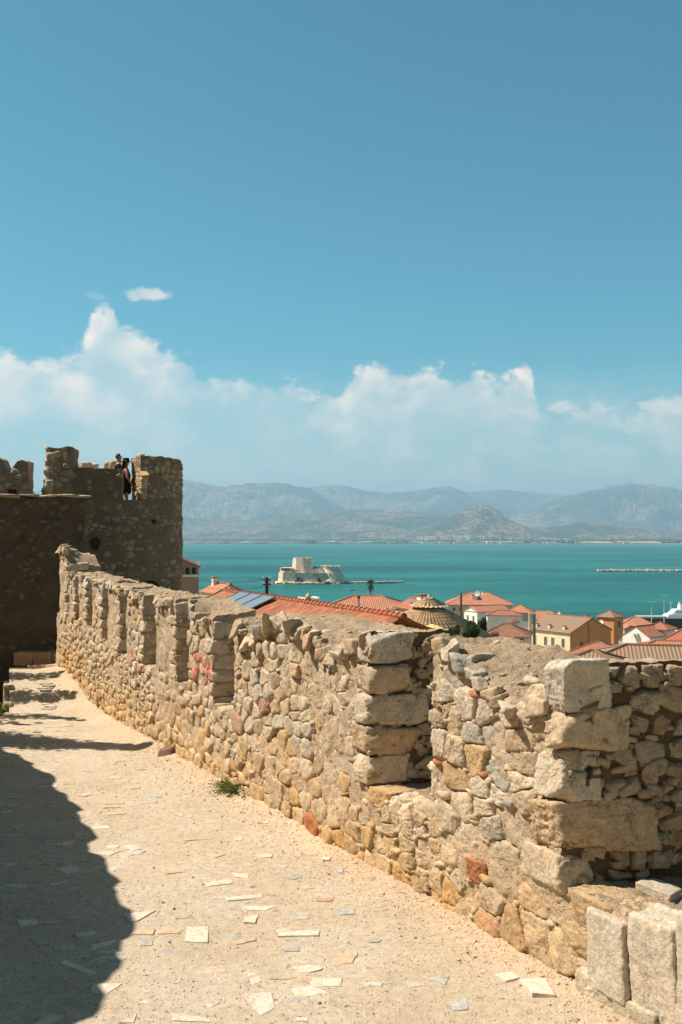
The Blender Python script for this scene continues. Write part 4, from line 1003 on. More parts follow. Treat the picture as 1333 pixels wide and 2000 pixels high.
gg.l.new(c, b.inputs['Base Color']); b.inputs['Roughness'].default_value = .42; b.inputs['IOR'].default_value = 1.33; b.inputs['Specular IOR Level'].default_value = .22
w1_, _ = gg.noise(mp.outputs[0], .22, 8, .75); bump(gg, b, w1_, 1.3)
V = [(-26000, 400, 0), (26000, 400, 0), (26000, 7500, 0), (-26000, 7500, 0)]
tag(MB().poly(V, [(0, 1, 2, 3)]).build('sea', m), kind='structure')

# ------------------------------------------------------------------ town
def tile_mat(name, c1, c2, c3, cols=4.0, rows=3.0, bd=.05):
    m, gg, b = mat_new(name); u = gg.new('ShaderNodeTexCoord').outputs['UV']; p = opos(gg)
    s = gg.new('ShaderNodeSeparateXYZ'); gg.l.new(u, s.inputs[0])
    a = gg.m('SINE', gg.m('MULTIPLY', s.outputs[0], cols * 2 * math.pi)); r_ = gg.m('FRACT', gg.m('MULTIPLY', s.outputs[1], rows))
    n, nc = gg.noise(p, .5, 4, .6); n2_, _ = gg.noise(p, 5, 4, .7)
    cell = gg.new('ShaderNodeTexWhiteNoise', noise_dimensions='2D'); fl = gg.comb(gg.m('FLOOR', gg.m('MULTIPLY', s.outputs[0], cols)), gg.m('FLOOR', gg.m('MULTIPLY', s.outputs[1], rows)), 0.0); gg.l.new(fl, cell.inputs['Vector'])
    c = gg.mix(cell.outputs['Value'], tuple(v * .82 for v in c1), tuple(v * 1.08 for v in c2)); c = gg.mix(gg.mr(gg.m('ADD', n, gg.m('MULTIPLY', n2_, .5)), .58, .88), c, c3)
    joint = gg.mr(gg.m('FRACT', gg.m('MULTIPLY', s.outputs[1], rows)), .0, .22, .72, 1.0); c = gg.mix(1.0, c, gg.comb(joint, joint, joint), 'MULTIPLY')
    gg.l.new(c, b.inputs['Base Color']); b.inputs['Roughness'].default_value = .85
    h = gg.m('ADD', gg.m('MULTIPLY', a, .5), gg.m('MULTIPLY', r_, .6)); bump(gg, b, h, bd); return m
M_RT = tile_mat('orange_tiles', (.50, .175, .095), (.57, .225, .125), (.40, .19, .12))
M_RT2 = tile_mat('red_tiles', (.40, .13, .075), (.47, .165, .10), (.31, .15, .10))
M_RT3 = tile_mat('faded_tiles', (.36, .215, .135), (.31, .16, .10), (.26, .19, .13))
M_RT4 = tile_mat('brown_tiles', (.30, .12, .07), (.36, .15, .09), (.22, .13, .09))
M_WHT, M_CRM, M_OCH = plain('white_render', (.80, .76, .68), .9, .06, .8), plain('cream_render', (.76, .62, .40), .9, .08, .8), plain('ochre_render', (.62, .28, .10), .9, .10, .8)
M_PNK, M_BEI, M_GRY, M_MAU = plain('pink_render', (.36, .24, .20), .9, .1, 1), plain('beige_render', (.55, .46, .34), .9, .1, .8), plain('grey_render', (.28, .25, .22), .9, .15, 1), plain('pale_mauve_render', (.50, .42, .38), .9, .08, 1)
M_GLASS = plain('window_glass', (.035, .045, .05), .25, .1, 2); M_BLUSH = plain('blue_grey_shutter', (.22, .25, .28), .7); M_TRIM = plain('pale_trim', (.60, .55, .46), .8)
M_DARK, M_WOOD, M_METAL = plain('dark_wood', (.035, .025, .02), .9), plain('pole_wood', (.13, .09, .06), .95, .2, 10), plain('pale_metal', (.55, .56, .56), .45)
def roof_mesh(name, faces, mat, parent, th=.12):
    """faces: list of (poly, eave_dir, down_dir); adds UVs in metres and a thin underside"""
    vs, fs, uvs = [], [], []
    for poly, e, dn in faces:
        n = len(vs); vs += [tuple(q) for q in poly]; fs.append(tuple(range(n, n + len(poly)))); uvs += [(Vector(q).dot(e), -Vector(q).dot(dn)) for q in poly]
        n = len(vs); low = [(q[0], q[1], q[2] - th) for q in poly]; k = len(poly); vs += low; fs.append(tuple(range(n + k - 1, n - 1, -1))); uvs += [(0, 0)] * k
        for i in range(k):
            j = (i + 1) % k; n2 = len(vs); vs += [tuple(poly[i]), tuple(poly[j]), low[j], low[i]]; fs.append((n2 + 3, n2 + 2, n2 + 1, n2)); uvs += [(Vector(q).dot(e), 0) for q in (poly[i], poly[j], poly[j], poly[i])]
    me = bpy.data.meshes.new(name); me.from_pydata(vs, [], fs); ul = me.uv_layers.new(name='UVMap')
    for pl in me.polygons:
        for li in pl.loop_indices: ul.data[li].uv = uvs[me.loops[li].vertex_index]
    me.materials.append(mat); return link(bpy.data.objects.new(name, me), parent)
def house(label, px, d, w, dp, yaw, eave, rise, kind, wm, rm, wins=(), chim=(), name='house', cat='house', over=.35, group=None, base=None, endm=None, ridge='x', cornice=None, endw=None):
    """px: photo column of the footprint centre; eave: photo row of the eaves; kind hip/gable; wins: (face, u, drop, w, h)"""
    c = at(px, eave, d); ze = c.z; yw = R(yaw); ex, ey = Vector((math.cos(yw), math.sin(yw), 0)), Vector((-math.sin(yw), math.cos(yw), 0))
    zb = float(terr(np.array([c.x]), np.array([c.y]))[0]) - 1.0 if base is None else base
    L = lambda x, y, z: Vector((c.x, c.y, 0)) + ex * x + ey * y + Vector((0, 0, z))
    root = empty(name, (c.x, c.y, zb), label, cat, group); hw, hd = w / 2, dp / 2
    wl = MB(); bs_ = [L(-hw, -hd, 0), L(hw, -hd, 0), L(hw, hd, 0), L(-hw, hd, 0)]
    wl.prism([(q.x, q.y) for q in bs_], zb, ze)
    if kind == 'gable':
        ts = rise * .98
        if ridge == 'x': tr = [(L(hw - .003, -hd, ze), L(hw - .003, hd, ze), L(hw - .003, 0, ze + ts)), (L(-hw + .003, hd, ze), L(-hw + .003, -hd, ze), L(-hw + .003, 0, ze + ts))]
        else: tr = [(L(-hw, -hd + .003, ze), L(hw, -hd + .003, ze), L(0, -hd + .003, ze + ts)), (L(hw, hd - .003, ze), L(-hw, hd - .003, ze), L(0, hd - .003, ze + ts))]
        for t in tr: wl.poly(t, [(0, 1, 2)])
    wo_ = wl.build('wall', wm, root)
    if endm:                                             # differently painted gable end (face r)
        MB().poly([L(hw + .02, -hd, zb), L(hw + .02, hd, zb), L(hw + .02, hd, ze), L(hw + .02, 0, ze + rise * .97), L(hw + .02, -hd, ze), L(hw - .05, -hd, zb), L(hw - .05, hd, zb), L(hw - .05, hd, ze), L(hw - .05, 0, ze + rise * .97), L(hw - .05, -hd, ze)],
                  [(0, 1, 2, 3, 4), (0, 4, 9, 5), (4, 3, 8, 9), (3, 2, 7, 8), (2, 1, 6, 7)]).build('end_wall', endm, root)
    hx, hy = hw + over, hd + over; s = rise / hd if ridge == 'x' else rise / hw; ov = over * s * .8; ze2 = ze - ov + .05; zr = ze + rise + .05
    if kind == 'hip':
        if hx > hy: ra, rb = L(-(hx - hy), 0, zr), L(hx - hy, 0, zr)
        else: ra, rb = L(0, -(hy - hx), zr), L(0, hy - hx, zr)
        A, B, C_, D = L(-hx, -hy, ze2), L(hx, -hy, ze2), L(hx, hy, ze2), L(-hx, hy, ze2)
        dn = Vector((0, 0, -1))
        def dd(v): return (v * math.cos(.5) + Vector((0, 0, -math.sin(.5))))
        if hx > hy: fs = [([A, B, rb, ra], ex, dd(-ey)), ([C_, D, ra, rb], ex, dd(ey)), ([B, C_, rb], ey, dd(ex)), ([D, A, ra], ey, dd(-ex))]
        else: fs = [([A, B, ra], ex, dd(-ey)), ([C_, D, rb], ex, dd(ey)), ([B, C_, rb, ra], ey, dd(ex)), ([D, A, ra, rb], ey, dd(-ex))]
        ridges = [(ra, rb)] + [(q, ra) for q in ((A, D) if hx > hy else (A, B))] + [(q, rb) for q in ((B, C_) if hx > hy else (C_, D))]
    else:
        dd = lambda v: (v * math.cos(.5) + Vector((0, 0, -math.sin(.5))))
        if ridge == 'x':
            ra, rb = L(-hx, 0, zr), L(hx, 0, zr); fs = [([L(-hx, -hy, ze2), L(hx, -hy, ze2), rb, ra], ex, dd(-ey)), ([L(hx, hy, ze2), L(-hx, hy, ze2), ra, rb], ex, dd(ey))]
        else:
            ra, rb = L(0, -hy, zr), L(0, hy, zr); fs = [([L(hx, -hy, ze2), L(hx, hy, ze2), rb, ra], ey, dd(ex)), ([L(-hx, hy, ze2), L(-hx, -hy, ze2), ra, rb], ey, dd(-ex))]
        ridges = [(ra, rb)]
    rf = roof_mesh('roof', fs, rm, root)
    rg = MB()
    for a, b_ in ridges: rg.tube([a + Vector((0, 0, .02)), b_ + Vector((0, 0, .02))], .11, 6)
    rg.build('ridge_tiles', rm, rf)
    for (fc, u, drop, ww, wh) in wins:
        st = empty_holder = None
        if fc == 'f': o_, t_, nn = L(u * w, -hd, ze - drop), ex, -ey
        elif fc == 'r': o_, t_, nn = L(hw + (.03 if endm else 0), u * dp, ze - drop), ey, ex
        else: o_, t_, nn = L(-hw, u * dp, ze - drop), ey, -ex
        fb_ = MB()
        for (a0, a1, b0, b1) in ((-.5, -.42, -.5, .5), (.42, .5, -.5, .5), (-.42, .42, .44, .5), (-.42, .42, -.5, -.44), (-.03, .03, -.44, .44)):
            cc = o_ + t_ * (ww * (a0 + a1) / 2) + Vector((0, 0, wh * (b0 + b1) / 2)); fb_.box(cc + nn * .02, (ww * (a1 - a0), .08, wh * (b1 - b0)), math.atan2(t_.y, t_.x))
        wf = fb_.build('window', M_BLUSH if wm is M_OCH or endm and fc == 'r' else M_TRIM, root)
        MB().box(o_ + nn * .005, (ww * .84, .03, wh * .88), math.atan2(t_.y, t_.x)).build('pane', M_GLASS, wf)
    for (x, y, h, sz, cm) in chim:
        q = L(x, y, 0); zz = ze + rise * max(0, 1 - (abs(y) / hd if ridge == 'x' else abs(x) / hw)) - .3
        cb = MB().box((q.x, q.y, zz + h / 2), (sz, sz, h), yw).build('chimney', cm, root); MB().box((q.x, q.y, zz + h + .04), (sz * 1.3, sz * 1.3, .1), yw).build('chimney_cap', rm, cb)
    if cornice: MB().box(L(0, -hd - .12, ze - .12), (w + .3, .3, .22), yw).build('cornice', cornice, root)
    return root, L, ze, zb
def dish(name, px, py, d, r_=.4, label='white satellite dish', par=None, facing=(-.4, -1, .5)):
    q = at(px, py, d); n = Vector(facing).normalized(); a = n.cross(Vector((0, 0, 1))).normalized(); b_ = n.cross(a); k = 14; vs = []
    for rr_, off_ in ((0, -.10), (.5, -.07), (1, 0), (1, .015), (.5, -.05), (0, -.08)):
        for i in range(k): t = 2 * math.pi * i / k; vs.append(q + (a * math.cos(t) + b_ * math.sin(t)) * r_ * max(rr_, .01) + n * off_ * r_ * 2)
    fs = [(i * k + j, i * k + (j + 1) % k, (i + 1) * k + (j + 1) % k, (i + 1) * k + j) for i in range(5) for j in range(k)]
    m_ = MB().poly(vs, fs); m_.tube([q, q - n * .15, q - n * .15 - Vector((0, 0, r_ * 1.6))], .025, 5); return m_.build('satellite_dish', M_WHT, par)

# beyond the wall, from near to far
h, L, ze, zb = house('pink house with brown eaves and a white band, hard against the round tower', 337, 120, 6.2, 8, 8, 1104, 1.35, 'gable', M_PNK, M_RT4, ridge='y', over=.3)
for u in (.18, .30, .42): MB().box(L(u * 6.2, -4.03, ze - .55), (.45, .06, .75), R(8)).build('window', M_DARK, h)
MB().box(L(0, -4.04, ze - 1.12), (6.3, .14, .26), R(8)).build('white_band', M_WHT, h)
q = at(388.5, 1123, 118); fp = empty('white_mast', (q.x, q.y, at(0, 1170, 118).z), 'thin white mast standing right of the pink house', 'mast')
MB().tube([at(388.5, 1175, 118), at(388.5, 1094, 118)], [.07, .04], 8).build('shaft', M_WHT, fp); MB().tube([at(388.6, 1096, 118), at(394, 1150, 116)], .012, 4).build('stay', M_METAL, fp)
q = at(382, 1135, 125); t_ = MB().box((q.x, q.y, q.z), (.5, .8, .95)).box((q.x, q.y - .1, q.z - .85), (.12, .12, .8)); tag(t_.build('water_tank', plain('navy_plastic', (.02, .05, .09), .5), bevel=.08), 'small dark blue tank beside the white mast', 'tank')
h, L, ze, zb = house('small ochre gabled house with a bright orange roof and white chimney', 436, 90, 2.9, 3.6, 28, 1156, .72, 'gable', M_CRM, M_RT, ridge='y', over=.15, chim=((-.35, 1.2, 1.0, .42, M_WHT),)); dish('d', 445.5, 1151.5, 87.5, .22, par=h)
house('low faded tile roof seen behind the dark utility pole', 520, 132, 7.6, 7, 4, 1178, 1.25, 'hip', M_BEI, M_RT3)
# bell cupola and its white neighbour
q = at(602.5, 1175, 170); bc = empty('bell_turret', (q.x, q.y, q.z - 6), 'small pale domed bell turret rising behind the near tiled ridge', 'turret')
MB().lathe((q.x, q.y, q.z), [(.55, -6), (.55, -.3), (.65, -.3), (.65, -.1), (.42, -.1), (.40, .75), (.52, .78), (.50, .9), (.38, 1.15), (.14, 1.4), (.05, 1.55), (.02, 1.9)], 12).build('drum', plain('turret_stone', (.48, .38, .28), .9), bc, True)
for k in range(4):
    t = k * math.pi / 2 + .6; MB().box((q.x + .40 * math.cos(t), q.y + .40 * math.sin(t), q.z + .33), (.06, .22, .55), t).build('arch_opening', M_DARK, bc)
house('small white flat-roofed block right of the bell turret', 616, 175, 1.3, 2.4, 0, 1168, .12, 'hip', M_WHT, M_WHT, over=.08); house('tiny white gabled house left of the bell turret', 591, 185, 1.6, 3, 30, 1173, .5, 'gable', M_WHT, M_MAU, ridge='y', over=.1)
h, L, ze, zb = house('broad bright red hipped roof with a long flat ridge in front of the palm', 718, 116, 12.6, 9.4, -8, 1194, 1.75, 'hip', M_GRY, M_RT, over=.5)
h, L, ze, zb = house('little faded pyramid roof carrying a metal stove pipe', 716, 78, 2.5, 2.6, 30, 1204, .55, 'hip', M_GRY, M_RT3, over=.15)
a_ = MB().tube([at(701, 1196, 78), at(701, 1168, 78)], .09, 8).lathe(at(701, 1193, 78), [(.30, -.25), (.10, .05), (.1, .1)], 10).build('stove_pipe', plain('zinc', (.35, .36, .36), .4, metal=.3), h); MB().lathe(at(701, 1168, 78), [(.12, 0), (.12, .12), (.02, .2)], 8).build('pipe_cap', M_DARK, a_)
h, L, ze, zb = house('orange gabled roof with a white chimney block left of the domed tile roof', 818, 96, 3.2, 3.4, 22, 1186, .75, 'gable', M_CRM, M_RT2, ridge='y', over=.2, chim=((.25, -.4, .85, .85, M_WHT),))
sp_ = MB(); q = at(808, 1180, 93.5); sp_.poly([q + Vector(v) for v in ((-.35, 0, -.2), (.3, -.2, -.2), (.42, .3, .18), (-.2, .5, .18), (-.35, 0, -.24), (.3, -.2, -.24), (.42, .3, .14), (-.2, .5, .14))], [(0, 1, 2, 3), (4, 7, 6, 5), (0, 4, 5, 1), (1, 5, 6, 2), (2, 6, 7, 3), (3, 7, 4, 0)]).build('solar_panel', plain('solar_glass', (.10, .14, .18), .2), h)

# the near tiled roof with solar panels: real barrel tiles
def tiled(name, P0, along, down, L_, D_, mat, parent, cw=.21, rh=.36, amp=.075, sub=6):
    P0, along, down = np.array(P0), np.array(along, float), np.array(down, float); nrm = np.cross(along, down); nrm = -nrm if nrm[2] < 0 else nrm; nrm /= np.linalg.norm(nrm)
    nu, nv = int(L_ / cw * sub) + 1, int(D_ / rh * 4) + 1; u = np.linspace(0, L_, nu); v = np.repeat(np.linspace(0, D_, int(D_ / rh) + 1), 2); v[0::2] += .0; v = np.sort(np.concatenate([v[:-1] + (np.arange(len(v) - 1) % 2) * .01, [D_]]))
    U, Vv = np.meshgrid(u, v, indexing='ij'); ph = (U / cw) % 1; col_ = np.floor(U / cw); row = np.floor((Vv + 1e-4) / rh)
    hgt = amp * np.sqrt(np.clip(1 - ((ph - .5) / .36) ** 2, 0, 1)) - amp * .25 * (np.abs(ph - .5) > .36); fr_ = ((Vv + 1e-4) / rh) % 1
    hgt = hgt + fr_ * .07 + _h(col_.ravel().astype(np.int64), row.ravel().astype(np.int64), row.ravel().astype(np.int64) * 0, 5).reshape(U.shape) * .02
    off_ = _h(col_.ravel().astype(np.int64), row.ravel().astype(np.int64) * 0, row.ravel().astype(np.int64) * 0, 6).reshape(U.shape) * .03
    P_ = P0 + U[..., None] * along + (Vv + off_)[..., None] * down + hgt[..., None] * nrm; idx = np.arange(U.size).reshape(U.shape)
    Fq = np.stack([idx[:-1, :-1].ravel(), idx[:-1, 1:].ravel(), idx[1:, 1:].ravel(), idx[1:, :-1].ravel()], 1)
    tint = _h(col_.ravel().astype(np.int64), row.ravel().astype(np.int64), row.ravel().astype(np.int64) * 0 + 3, 9)
    return npmesh(name, P_.reshape(-1, 3), Fq, mat, parent, np.clip(.5 + .5 * tint, 0, 1)[:, None] * np.ones(3), smooth=True)
def tilegeo_mat(name, c1, c2, c3):
    m, gg, b = mat_new(name); p = opos(gg); a = gg.new('ShaderNodeAttribute', attribute_name='Col'); n, _ = gg.noise(p, 2.2, 5, .65); n2_, _ = gg.noise(p, 25, 4, .7)
    c = gg.mix(a.outputs['Fac'], c1, c2); c = gg.mix(gg.mr(gg.m('ADD', n, gg.m('MULTIPLY', n2_, .35)), .62, .86), c, c3)
    gg.l.new(c, b.inputs['Base Color']); b.inputs['Roughness'].default_value = .88; bump(gg, b, n2_, .01); return m
M_TG = tilegeo_mat('barrel_tiles', (.33, .10, .055), (.56, .24, .13), (.30, .17, .11)); M_TG2 = tilegeo_mat('weathered_tiles', (.46, .31, .17), (.58, .42, .26), (.30, .20, .12))
R0, R1 = at(474, 1161, 46), at(768, 1221, 33); nr = empty('tiled_house', (R0.x, 40, 34), 'near house under red barrel tiles carrying three grey solar panels', 'house')
al = (R1 - R0); al.z = 0; LL = al.length; al.normalize(); R1.z = R0.z
hd_ = Vector((-al.y, al.x, 0)); hd_ = hd_ if hd_.y < 0 else -hd_; sl2 = .42; dn_ = (hd_ + Vector((0, 0, -sl2))).normalized(); up_ = (-hd_ + Vector((0, 0, -sl2))).normalized()
R0b = R0 - al * 2.5; tiled('roof', R0b, al, dn_, LL + 3.0, 4.6, M_TG, nr); tiled('roof', R0b, al, up_, LL + 3.3, 4.6, M_TG, nr)
rg = MB()
for k in range(int((LL + 3.3) / .34)):
    a = R0b + al * (k * .34); rg.tube([a + Vector((0, 0, .06)), a + al * .36 + Vector((0, 0, .09))], [.095, .115], 8)
rg.build('ridge_tiles', M_TG, nr)
wbx = MB(); e0, e1 = R0b + al * .3, R0b + al * (LL + 3.0); hv = Vector((hd_.x, hd_.y, 0)).normalized() * 3.9
wbx.prism([((e0 + hv).x, (e0 + hv).y), ((e1 + hv).x, (e1 + hv).y), ((e1 - hv).x, (e1 - hv).y), ((e0 - hv).x, (e0 - hv).y)], 30, R0.z - 1.75); wbx.build('wall', M_CRM, nr)
nn = dn_.cross(al); nn = nn if nn.z > 0 else -nn
for k in range(3):
    a0 = .35 + k * 1.45; A = R0 + al * a0 + dn_ * .15 + nn * .22; Bq = A + al * 1.38; Cq = Bq + dn_ * 3.0; Dq = A + dn_ * 3.0
    fr_ = MB()
    for s_, e_ in ((A, Bq), (Bq, Cq), (Cq, Dq), (Dq, A)): fr_.tube([s_, e_], .035, 4)
    f_ = fr_.build('solar_panel', plain('panel_frame', (.10, .07, .06), .5), nr); t_ = [A, Bq, Cq, Dq]
    MB().poly([q + nn * .01 for q in t_] + [q - nn * .03 for q in t_], [(0, 1, 2, 3), (7, 6, 5, 4), (0, 4, 5, 1), (1, 5, 6, 2), (2, 6, 7, 3), (3, 7, 4, 0)]).build('panel_glass', plain('panel_blue_grey', (.17, .22, .27), .22, .05), f_)
for px_, py_, h_ in ((545, 1160, .35), (575, 1166, .25), (582, 1166, .3), (560, 1163, .3)):
    pass
# low fluted tile dome of the old church
cx_ = at(838, 1167, 52); dm = empty('domed_church_roof', (cx_.x, cx_.y, 34), 'round weathered church roof of pale barrel tiles with a small upper cap', 'church')
def tile_cone(name, r0, z0, r1, z1, ncol, rows, amp):
    nu = ncol * 8; u = np.linspace(0, 1, nu + 1); v = []
    for k in range(rows): v += [k / rows + .0005, (k + 1) / rows - .0005]
    U, Vv = np.meshgrid(u, np.array(v), indexing='ij'); ph = (U * ncol) % 1; fr_ = (Vv * rows) % 1; ci, ri = np.floor(U * ncol + 1e-6) % ncol, np.floor(Vv * rows)
    hgt = amp * np.sqrt(np.clip(1 - ((ph - .5) / .38) ** 2, 0, 1)) * (.45 + .55 * Vv) + fr_ * .05 + _h(ci.ravel().astype(np.int64), ri.ravel().astype(np.int64), ri.ravel().astype(np.int64) * 0, 3).reshape(U.shape) * .010
    rr_ = r0 + (r1 - r0) * Vv; zz = z0 + (z1 - z0) * Vv ** 1.12 + hgt; th = U * 2 * math.pi
    P_ = np.stack([cx_.x + (rr_ + hgt * .4) * np.cos(th), cx_.y + (rr_ + hgt * .4) * np.sin(th), zz], -1); idx = np.arange(U.size).reshape(U.shape)
    Fq = np.stack([idx[:-1, :-1].ravel(), idx[1:, :-1].ravel(), idx[1:, 1:].ravel(), idx[:-1, 1:].ravel()], 1)
    tint = _h(ci.ravel().astype(np.int64), ri.ravel().astype(np.int64), ri.ravel().astype(np.int64) * 0 + 3, 9)
    return npmesh(name, P_.reshape(-1, 3), Fq, M_TG2, dm, np.clip(.5 + .5 * tint, 0, 1)[:, None] * np.ones(3))
tile_cone('lower_roof', .75, cx_.z - .60, 3.7, cx_.z - 2.35, 64, 12, .06); tile_cone('upper_roof', .06, cx_.z, 1.0, cx_.z - .52, 24, 4, .05)
MB().lathe((cx_.x, cx_.y, 0), [(3.4, 31), (3.4, cx_.z - 2.4)], 32).build('drum', M_BEI, dm); MB().lathe((cx_.x, cx_.y, 0), [(.85, cx_.z - .9), (.85, cx_.z - .55)], 20).build('collar', M_TG2, dm)
MB().lathe((cx_.x, cx_.y, cx_.z), [(.08, -.05), (.07, .1), (.02, .16)], 8).build('finial', M_TRIM, dm)
# yellow parasols on the terrace below
M_YEL = plain('yellow_canvas', (.70, .52, .22), .8, .08, 4)
def parasol():
    c0 = Vector((0, 0, 0)); root = empty('parasol', (0, 0, 0), 'yellow', 'parasol', 'yellow parasols on the terrace')
    def cone(r0, z0, r1, z1, name, scal, par):
        k = 32; vs = [(r0 * math.cos(2 * math.pi * i / k), r0 * math.sin(2 * math.pi * i / k), z0) for i in range(k)]
        for (f_, dz) in ((.5, .05), (1, 0)):
            for i in range(k):
                t = 2 * math.pi * i / k; s_ = abs(math.sin(4 * t)); rr_ = (r0 + (r1 - r0) * f_) * (1 - scal * s_ * f_); vs.append((rr_ * math.cos(t), rr_ * math.sin(t), z0 + (z1 - z0) * f_ + dz - .09 * s_ * f_))
        vs += [(a * .985, b_ * .985, z - .02) for a, b_, z in vs]; n = 3 * k
        fs = [(q * k + i, q * k + (i + 1) % k, (q + 1) * k + (i + 1) % k, (q + 1) * k + i)[::-1] for q in range(2) for i in range(k)] + [(n + q * k + i, n + q * k + (i + 1) % k, n + (q + 1) * k + (i + 1) % k, n + (q + 1) * k + i) for q in range(2) for i in range(k)]
        fs += [(2 * k + i, 2 * k + (i + 1) % k, n + 2 * k + (i + 1) % k, n + 2 * k + i) for i in range(k)]
        return MB().poly(vs, fs).build(name, M_YEL, par, True)
    cn = cone(.45, 2.42, 1.45, 2.05, 'canopy', .05, root); cone(.04, 2.86, .64, 2.56, 'vent', .10, cn)
    MB().tube([(0, 0, 0), (0, 0, 2.95)], .03, 8).build('pole', M_WOOD, root)
    for i in range(8): t = 2 * math.pi * i / 8; MB().tube([(.03 * math.cos(t), .03 * math.sin(t), 2.5), (1.4 * math.cos(t), 1.4 * math.sin(t), 2.03)], .012, 5).build('rib', M_WOOD, root)
    return root
def copy_tree(o, parent=None):
    c = o.copy(); COL.objects.link(c)
    if parent is not None: c.parent = parent
    for ch in list(o.children): copy_tree(ch, c)
    return c
p0 = parasol(); q = at(772, 1207, 46); p0.location = (q.x, q.y, q.z - 2.9); p0['label'] = 'yellow scalloped parasol in front of the little pyramid roof'
p1 = copy_tree(p0); q = at(845, 1217, 44); p1.location = (q.x, q.y, q.z - 2.9); p1['label'] = 'yellow scalloped parasol below the round church roof, the right-hand one'
# shrubs beyond the wall
def bush(name, px, py, d, r_, label, n=1400, leaf=.06, seed=1, fz=1.0, cat='shrub', m_=None, stem=1.5):
    c = at(px, py, d); t = empty(name, (c.x, c.y, c.z - r_ - stem), label, cat); rr_ = np.random.RandomState(seed)
    cs = [(c.x + rr_.uniform(-.6, .6) * r_, c.y + rr_.uniform(-.6, .6) * r_, c.z + rr_.uniform(-.5, .5) * r_ * fz) for _ in range(7)]; V, Fc = leaf_cloud(cs, [r_ * .55] * 7, n, leaf, seed, fz)
    npmesh('leaves', V, Fc, m_ or M_LEAF2, t); MB().tube([(c.x, c.y, c.z - r_ * .5 - stem), (c.x, c.y, c.z)], [.08, .03], 6).build('stem', M_WOOD, t)
bush('dark_shrub', 922, 1233, 46, .50, 'dark round shrub beside the foot of the round church roof', 2600, .045, 3); bush('dark_shrub', 888, 1231, 45, .24, 'small dark shrub growing in front of the pale tile roof', 900, .04, 4)
bush('dark_shrub', 797, 1232, 44.2, .16, 'tiny green shrub between the two parasols', 500, .035, 5); bush('cypress', 942, 1222, 62, .34, 'small dark cypress standing right of the dark round shrub', 1800, .04, 6, 1.9, 'tree')
bush('flowering_shrub', 966, 1243, 80, .5, 'shrub with pink flowers below the low cream arcade', 1200, .05, 8, .8, 'shrub', leaf_mat('pink_flowers', (.45, .09, .08), (.10, .12, .04)))
# utility poles and wires
def pole(px, py0, py1, d, r_, label, arms=True, mm=None):
    a, b_ = at(px, py1, d), at(px, py0, d); a.x = b_.x; t = empty('utility_pole', (a.x, a.y, a.z), label, 'pole'); MB().tube([a, b_], [r_ * 1.15, r_ * .9], 8).build('pole', mm or M_DARK, t)
    if arms:
        for dz in (.12, .35): MB().tube([b_ + Vector((-.22, 0, -dz)), b_ + Vector((.22, 0, -dz))], .03, 5).build('crossarm', M_DARK, t)
        for dx in (-.18, .18):
            for dz in (.04, .27): MB().lathe(b_ + Vector((dx, 0, -dz)), [(.03, 0), (.045, .04), (.02, .09)], 8).build('insulator', M_METAL, t)
    return t, b_
t, pt = pole(521.5, 1128, 1185, 50, .085, 'dark utility pole standing in front of the sea below the castle')
MB().tube([pt - Vector((0, 0, .25)), at(536, 1170, 50.5)], .008, 4).build('guy_wire', M_DARK, t)
pole(901, 1158, 1215, 150, .17, 'grey wooden pole left of the white pedimented house', False, M_WOOD)
def wire(a, b_, sag, label): 
    a, b_ = Vector(a), Vector(b_); P_ = [a.lerp(b_, k / 14) - Vector((0, 0, sag * 4 * (k / 14) * (1 - k / 14))) for k in range(15)]; tag(MB().tube(P_, .013, 4).build('cable', M_DARK), label, 'cable')
wire(pt - Vector((.2, 0, .1)), at(393, 1131, 72), .22, 'upper black cable running left from the dark utility pole'); wire(pt - Vector((.2, 0, .5)), at(396, 1146, 72), .16, 'lower thin cable running left from the dark utility pole')
wire(at(395, 1131, 72.5), at(372, 1120, 118), .5, 'black cable reaching the pink house by the tower')
# antenna rods on the near ridge
for i_, (px_, t_) in enumerate(((545, 1161), (576, 1166))):
    b0 = at(px_, t_ + 14, 43); an = MB().tube([b0, at(px_, t_, 43)], .014, 5)
    tag(an.build('antenna', M_DARK), ('thin rod on the near tiled ridge, nearer the solar panels', 'short thin rod on the near tiled ridge, nearer the bell turret')[i_], 'antenna')
an = MB(); b0 = at(757, 1212, 60); tp = at(757, 1186, 60); an.tube([b0, tp], .02, 5)
for k, l_ in ((0, .5), (.1, .4), (.2, .3)): an.tube([tp + Vector((-l_ * .2, 0, -k - .1)), tp + Vector((l_ * 1.6, 0, -k * .3 - .12))], .012, 4)
tag(an.build('antenna', M_DARK), 'rusty television antenna in front of the broad red hipped roof', 'antenna')
# middle distance
h, L, ze, zb = house('large hipped orange roof on pale walls, highest roof above the white house', 936, 310, 19.5, 14, -6, 1177, 3.1, 'hip', M_BEI, M_RT, over=.6, chim=((-1.5, -3.6, 1.6, 1.7, M_WHT),), wins=[('f', u, 1.6, 1.0, 1.3) for u in (-.4, -.3)])
dish('d', 932, 1159, 300, .85, par=h, facing=(-.2, -1, .3)); dish('d', 938.5, 1158.5, 300, .85, par=h, facing=(.1, -1, .3))
h, L, ze, zb = house('white house with a small pediment front and orange roof', 951, 245, 5.4, 9.6, -62, 1192, 1.15, 'gable', M_WHT, M_RT, ridge='y', over=.25, wins=[('f', -.22, 1.9, .8, 1.7), ('f', .22, 1.9, .8, 1.7), ('r', -.22, 2.0, .8, 1.4), ('r', .12, 1.8, .75, 1.9), ('r', .34, 2.0, .7, 1.3)])
pd = MB(); a, b_, c_ = L(-2.7, -4.86, ze), L(2.7, -4.86, ze), L(0, -4.86, ze + 1.1)
for s_, e_ in ((a, b_), (b_, c_), (c_, a)): pd.tube([s_, e_], .12, 6)
pd.build('pediment_moulding', M_TRIM, h)
